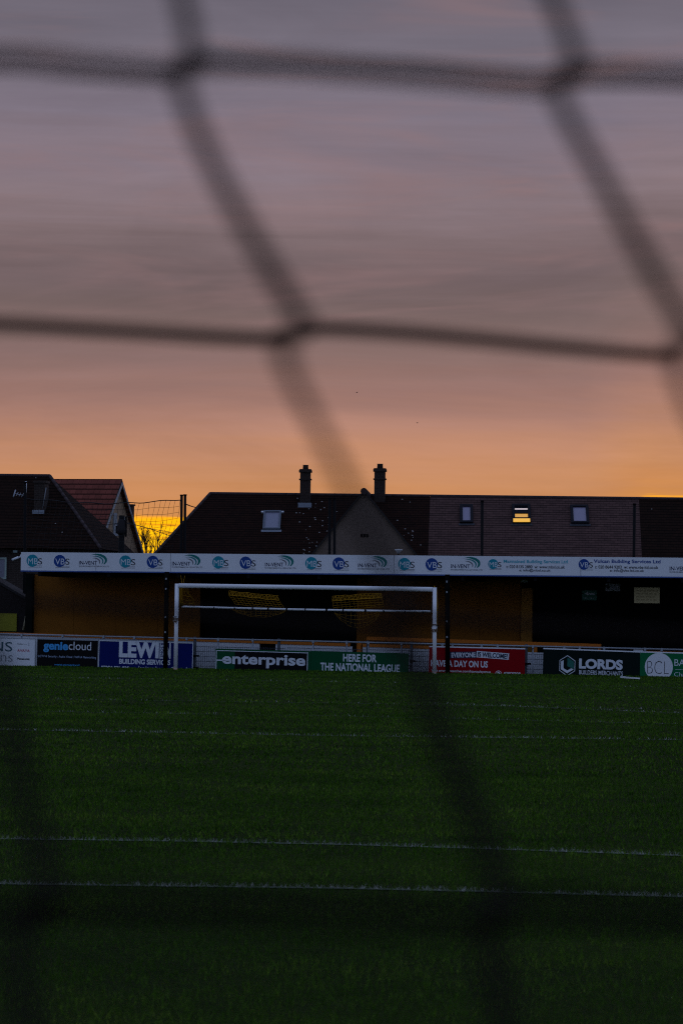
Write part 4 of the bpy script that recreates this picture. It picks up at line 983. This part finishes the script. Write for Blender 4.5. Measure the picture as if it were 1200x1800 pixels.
for sg in (-1, 1):
    P = [Vector((X1 + .125, 0, CZ - .14)), Vector((X1 + .125, sg * CRUN, CE - .05)), Vector((X1 + .125, sg * CRUN, CE - .21)), Vector((X1 + .125, 0, CZ - .30))]
    P2 = [p + Vector((.035, 0, 0)) for p in P]
    b.face(P if sg < 0 else P[::-1], WHITEBOARD); b.face(P2 if sg > 0 else P2[::-1], WHITEBOARD)
    for i in range(4): b.face([P[i], P[(i + 1) % 4], P2[(i + 1) % 4], P2[i]], WHITEBOARD)
b.build('barge_board', hE)
def cw(u, v): return IC @ hit(u, v, ap - E2 * .1, E2)
for (u0, u1, v0, v1) in ((198.3, 204.6, 902, 941), (211, 218.5, 909, 936)):
    p0, p1 = cw(u0, v1), cw(u1, v0); b = MB(); x = X1 - .1; y0, y1, z0, z1 = p0.y, p1.y, p0.z, p1.z; t = .07; tv = .22
    b.box(x + .002, x + .06, y0, y1, z1 - t, z1, WHITEBOARD); b.box(x + .002, x + .09, y0 - .1, y1 + .1, z0 - .03, z0 + t, WHITEBOARD)
    b.box(x + .002, x + .06, y0, y0 + tv, z0 + t, z1 - t, WHITEBOARD); b.box(x + .002, x + .06, y1 - tv, y1, z0 + t, z1 - t, WHITEBOARD)
    wfo = b.build('window', hE); b = MB(); b.box(x + .002, x + .03, y0 + tv, y1 - tv, z0 + t, z1 - t, CURT); b.build('pane', wfo)
# little chimney of the house beyond, seen past the gable
bx_ = at(228, 975, 74); Mx = frame_at(Vector((bx_.x, bx_.y, 0))); Ix = Mx.inverted()
o = thing('brick_outbuilding', 'dark narrow roof and chimney just past the white edged gable', 'building', Mx)
p0, p1 = Ix @ at(222, 975, 74), Ix @ at(231.5, 886, 74)
b = MB(); b.box(p0.x - .3, p0.x + .05, 0, 1.2, -.1, (Ix @ at(226, 912, 74)).z, BRICK); b.build('wall', o)
b = MB(); pt = Ix @ at(231, 906, 74); b.box(p1.x - .42, p1.x - .02, .2, .6, .5, p1.z - .08, CHBRICK); b.box(p1.x - .47, p1.x + .03, .15, .65, p1.z - .079, p1.z, CHBRICK); b.build('chimney', o)

# ------------------------------------------------------------------ utility pole and cables
UW = 38.0
pp = at(213.5, 975, UW); Mx = frame_at(Vector((pp.x, pp.y, 0))); IU = Mx.inverted()
o = thing('utility_pole', 'dark utility pole with a bulky head before the pebbledashed gable', 'pole', Mx)
zt = (IU @ at(213, 906, UW)).z
b = MB(); b.tube([(0, 0, -.3), (0, 0, zt)], [.16, .11], DARKSTEEL, 10); b.build('pole', o)
b = MB(); prof = [(906, .05), (911, .10), (920, .17), (930, .20), (936, .20), (940, .12)]
b.tube([(IU @ at(214.5 - (v - 906) * .03, v, UW)) for v, _ in prof], [r for _, r in prof], mat('dark_weathered_casing', (0.016, 0.014, 0.016), 0.8), 12); b.build('transformer', o)
b = MB(); c0 = IU @ at(205, 938, UW); c1 = IU @ at(222, 908, UW); b.box(c0.x, c0.x + .08, -.12, .1, c0.z, c0.z + .3, DARKSTEEL); b.box(c1.x - .03, c1.x + .03, -.05, .05, c1.z - .8, c1.z, DARKSTEEL); b.build('bracket', o)
def cable(label, pts, w0, w1, r=.018):
    P = [at(u, v, w0 + (w1 - w0) * i / (len(pts) - 1)) for i, (u, v) in enumerate(pts)]
    b = MB(); b.tube([p - P[0] for p in P], r, CORD, 5); tag(b.build('overhead_cable', matrix=Matrix.Translation(P[0])), label, 'cable', 'cables from the utility pole')
cable('upper cable from the utility pole across the sunset gap', [(218, 919), (240, 923), (265, 930), (299, 942)], UW, UW + 28)
cable('lower cable from the utility pole across the sunset gap', [(218, 919.6), (236, 922), (262, 929), (297, 935), (322, 944)], UW, UW + 24, .012)
cable('cable from the utility pole left to the hipped roof', [(210, 921), (198, 921), (180, 924)], UW, UW + 7, .014)
cable('short sloping wire beside the right pole of the sunset pair', [(326, 886), (335, 889.5), (347, 893)], POLW, POLW + 40, .02)

# ------------------------------------------------------------------ bare tree in the gap
TW = 110.0
tp = at(268, 1050, TW); Mx = frame_at(Vector((tp.x, tp.y, 0))); IT = Mx.inverted()
tree = thing('bare_tree', 'bare leafless tree against the yellow sunset in the gap', 'tree', Mx)
BARK = mat('dark_bark', (0.03, 0.02, 0.014), 0.9)
zt = (IT @ at(268, 928, TW)).z; zs = 1.9
tb = MB(); tb.tube([(0, 0, -.2), (.05, 0, 1.0), (0, 0.05, zs)], [.24, .18, .14], BARK, 8); tb.build('trunk', tree)
cb = MB(); rr = random.Random(5)
def branch(p, d, L, r, lv):
    pts = [p]; dd = d.copy(); n = 4
    for i in range(n):
        dd = (dd + Vector((rr.uniform(-.16, .16), rr.uniform(-.16, .16), rr.uniform(-.02, .14)))).normalized(); pts.append(pts[-1] + dd * (L / n))
    cb.tube(pts, [r * (1 - .14 * i) for i in range(n + 1)], BARK, 4, False)
    if lv:
        for k in range(rr.choice((2, 3, 3)) if lv > 1 else 3):
            t = rr.randint(1, n); nd = (dd + Vector((rr.uniform(-.62, .62), rr.uniform(-.62, .62), rr.uniform(.05, .5)))).normalized()
            branch(pts[t], nd, L * rr.uniform(.62, .86), r * .64, lv - 1)
for k in range(9):                                                 # limbs fan out, then a dense head of twigs
    a = k * .7; x = -1.15 + 2.1 * k / 8; p0 = Vector((0, 0, zs - .1)); p1 = Vector((x * .6, rr.uniform(-.6, .6), 3.4 + rr.uniform(-.3, .2))); p2 = Vector((x, p1.y * 1.4, 4.75 + rr.uniform(-.3, .3)))
    cb.tube([p0, p1, p2], [.09, .06, .045], BARK, 6)
    for q in range(2):
        branch(p2 + Vector((rr.uniform(-.1, .1), 0, rr.uniform(-.3, .3))), Vector((rr.uniform(-.45, .45), rr.uniform(-.4, .4), 1)).normalized(), (1.05 - .35 * abs(k - 3.2) / 4) * rr.uniform(.55, 1.35), .036, 3)
cb.build('crown', tree)

# ------------------------------------------------------------------ two birds far off in the sky
BIRD = mat('dark_plumage', (0.012, 0.011, 0.012), 0.8)
for (u, v, dist, lab) in ((627, 690, 260, 'tiny dark bird in the sky, nearer the blurred net strand'), (733, 743.5, 280, 'tiny dark bird in the sky, lower and further right')):
    p = CP + ray(u, v) * dist; b = MB()
    b.tube([(-.12, 0, 0), (-.05, 0, .012), (.05, 0, .012), (.12, 0, .006)], [.01, .035, .03, .01], BIRD, 6)
    for sg in (-1, 1):
        b.face([(-.03, sg * .02, .02), (.04, sg * .02, .02), (.03, sg * .12, .05), (-.02, sg * .12, .05)], BIRD); b.face([(-.02, sg * .12, .05), (.03, sg * .12, .05), (-.04, sg * .24, .03)], BIRD)
    tag(b.build('bird', matrix=Matrix.Translation(p) @ Matrix.Rotation(rad(65), 4, 'Z')), lab, 'bird', 'birds over the roofs')

# ------------------------------------------------------------------ the near goal's net, a metre before the lens
ROPE = mat('dark_net_rope', (0.010, 0.0065, 0.0055), 0.9, 0.1, var=0.2, vscale=60)
def nd(v): return 1.12 - (v - 100) * 0.000115                     # the net leans towards the camera lower down
def npnt(u, v, k=0.0): return CP + ray(u, v) * (nd(v) + k)
def smoothpts(pts, n=8):
    out = []; K = len(pts)
    for i in range(K - 1):
        p0, p1, p2, p3 = [np.array(pts[max(0, min(K - 1, j))], float) for j in (i - 1, i, i + 1, i + 2)]
        for k in range(n):
            t = k / n; out.append(tuple(0.5 * ((2 * p1) + (-p0 + p2) * t + (2 * p0 - 5 * p1 + 4 * p2 - p3) * t * t + (-p0 + 3 * p1 - 3 * p2 + p3) * t ** 3)))
    out.append(tuple(pts[-1])); return out
V1 = [(150, -480), (190, -400), (255, -200), (315, -20), (336, 80), (330, 112), (318, 140), (330, 185), (372, 285), (430, 395), (488, 495), (525, 555), (516, 585), (500, 612), (508, 650), (545, 725), (592, 815), (640, 920), (690, 1030), (702, 1075), (690, 1100), (710, 1140),
      (740, 1195), (772, 1285), (812, 1385), (845, 1465), (868, 1530), (882, 1580), (868, 1612), (860, 1650), (868, 1700), (892, 1800), (940, 1960), (985, 2060), (1010, 2130), (1060, 2300), (1120, 2500)]
V2 = [(830, -480), (865, -400), (918, -200), (965, -20), (1002, 75), (1003, 118), (982, 160), (1000, 210), (1050, 300), (1112, 415), (1165, 510), (1203, 570), (1206, 598), (1190, 625), (1200, 680), (1235, 760), (1300, 880), (1370, 1010), (1400, 1085), (1440, 1190), (1520, 1390), (1590, 1560), (1580, 1610), (1600, 1720), (1680, 1960), (1750, 2130), (1850, 2500)]
V0 = [(-530, -480), (-430, -200), (-350, 75), (-345, 118), (-360, 160), (-300, 300), (-200, 520), (-175, 580), (-190, 620), (-120, 760), (-40, 960), (-25, 1060), (-35, 1095), (0, 1190), (22, 1285), (42, 1385), (62, 1460), (78, 1530), (76, 1580), (56, 1612), (34, 1650), (34, 1710), (52, 1800), (100, 1960), (150, 2130), (260, 2500)]
shift = lambda P, d: [(u + d * (1 + 0.00012 * (v - 100)), v) for u, v in P]
ext = lambda P: [(P[0][0] - 185 * j, P[0][1] - 490 * j) for j in range(7, 0, -1)] + P + [(P[-1][0] + 150 * j, P[-1][1] + 515 * j) for j in range(1, 5)]
V0, V1, V2 = V0, V1, V2
rope_v = [shift(V0, -690 * j) for j in range(7, 0, -1)] + [V0, V1, V2] + [shift(V2, 690 * j) for j in range(1, 8)]
rope_v = [ext(P) for P in rope_v]
wide = lambda H: [(H[0][0] - 700 * j, H[0][1] - 12 * j) for j in range(6, 0, -1)] + H + [(H[-1][0] + 700 * j, H[-1][1] + 12 * j) for j in range(1, 7)]
b = MB()
def strand(P, r, off=0.0, wob=0.0):
    pts = smoothpts(P, 8); rr = [r(v) for _, v in pts] if callable(r) else r
    b.tube([npnt(u, v, off + wob * math.sin(i * .9)) for i, (u, v) in enumerate(pts)], rr, ROPE, 8)
def vrad(v):                                                      # the uprights are thicker, doubled cord low down
    return float(np.interp(v, [-480, 520, 600, 680, 950, 1180, 2500], [0.0028, 0.0029, 0.0030, 0.0021, 0.0021, 0.0034, 0.0036]))
for P in rope_v: strand(P, vrad)
knots = [[V0[3], V1[5], V2[5]], [V0[7], V1[12], V2[12]], [V0[12], V1[19], V2[18]], [V0[18], V1[28], V2[21]]]
H0 = [(-700, 20), (-345, 118), (0, 104), (150, 116), (300, 126), (330, 116), (372, 108), (550, 116), (750, 130), (950, 147), (990, 136), (1040, 128), (1200, 134), (1400, 150), (1700, 165), (2300, 190)]
H1 = [(-900, 540), (-180, 565), (0, 570), (250, 584), (470, 596), (516, 588), (555, 577), (750, 588), (1000, 611), (1180, 624), (1206, 600), (1260, 592), (1500, 610), (1900, 640), (2400, 660)]
H2 = [(-1100, 1020), (-30, 1056), (150, 1066), (310, 1078), (660, 1103), (700, 1086), (735, 1084), (900, 1098), (1200, 1118), (1385, 1135), (1405, 1090), (1700, 1110), (2400, 1140)]
H3 = [(-1300, 1500), (-600, 1560), (20, 1600), (62, 1590), (120, 1588), (400, 1596), (830, 1612), (870, 1598), (920, 1595), (1100, 1604), (1300, 1618), (1560, 1640), (1585, 1605), (1900, 1620), (2500, 1650)]
H0, H1, H2, H3 = wide(H0), wide(H1), wide(H2), wide(H3)
for H, dbl in ((H0, 5), (H3, 7.4)):                                # worn rope spread into loose yarns
    for k in range(11): strand([(u, v + (k - 5) * dbl * (1 + .08 * math.sin(u * .006 + k))) for u, v in H], 0.00028 if dbl < 6 else 0.00036, 0.0015 * (k % 3 - 1))
for H, r in ((H1, 0.0020), (H2, 0.0015)): strand(H, r)
for j in range(1, 9): strand([(u - 185 * j, v - 488 * j) for u, v in H0], 0.0020)
for j in range(1, 6): strand([(u + 150 * j, v + 520 * j) for u, v in H3], 0.0020)
for row in knots:
    for (u, v) in row:
        c = npnt(u, v); b.tube([npnt(u - 14, v + 20, -.003), npnt(u - 4, v + 6, -.006), npnt(u + 5, v - 6, -.006), npnt(u + 15, v - 20, -.003)], [.0018, .0036, .0036, .0018], ROPE, 8)
tag(b.build('goal_net'), 'blurred dark rope goal net close to the camera across the whole view', 'goal net')
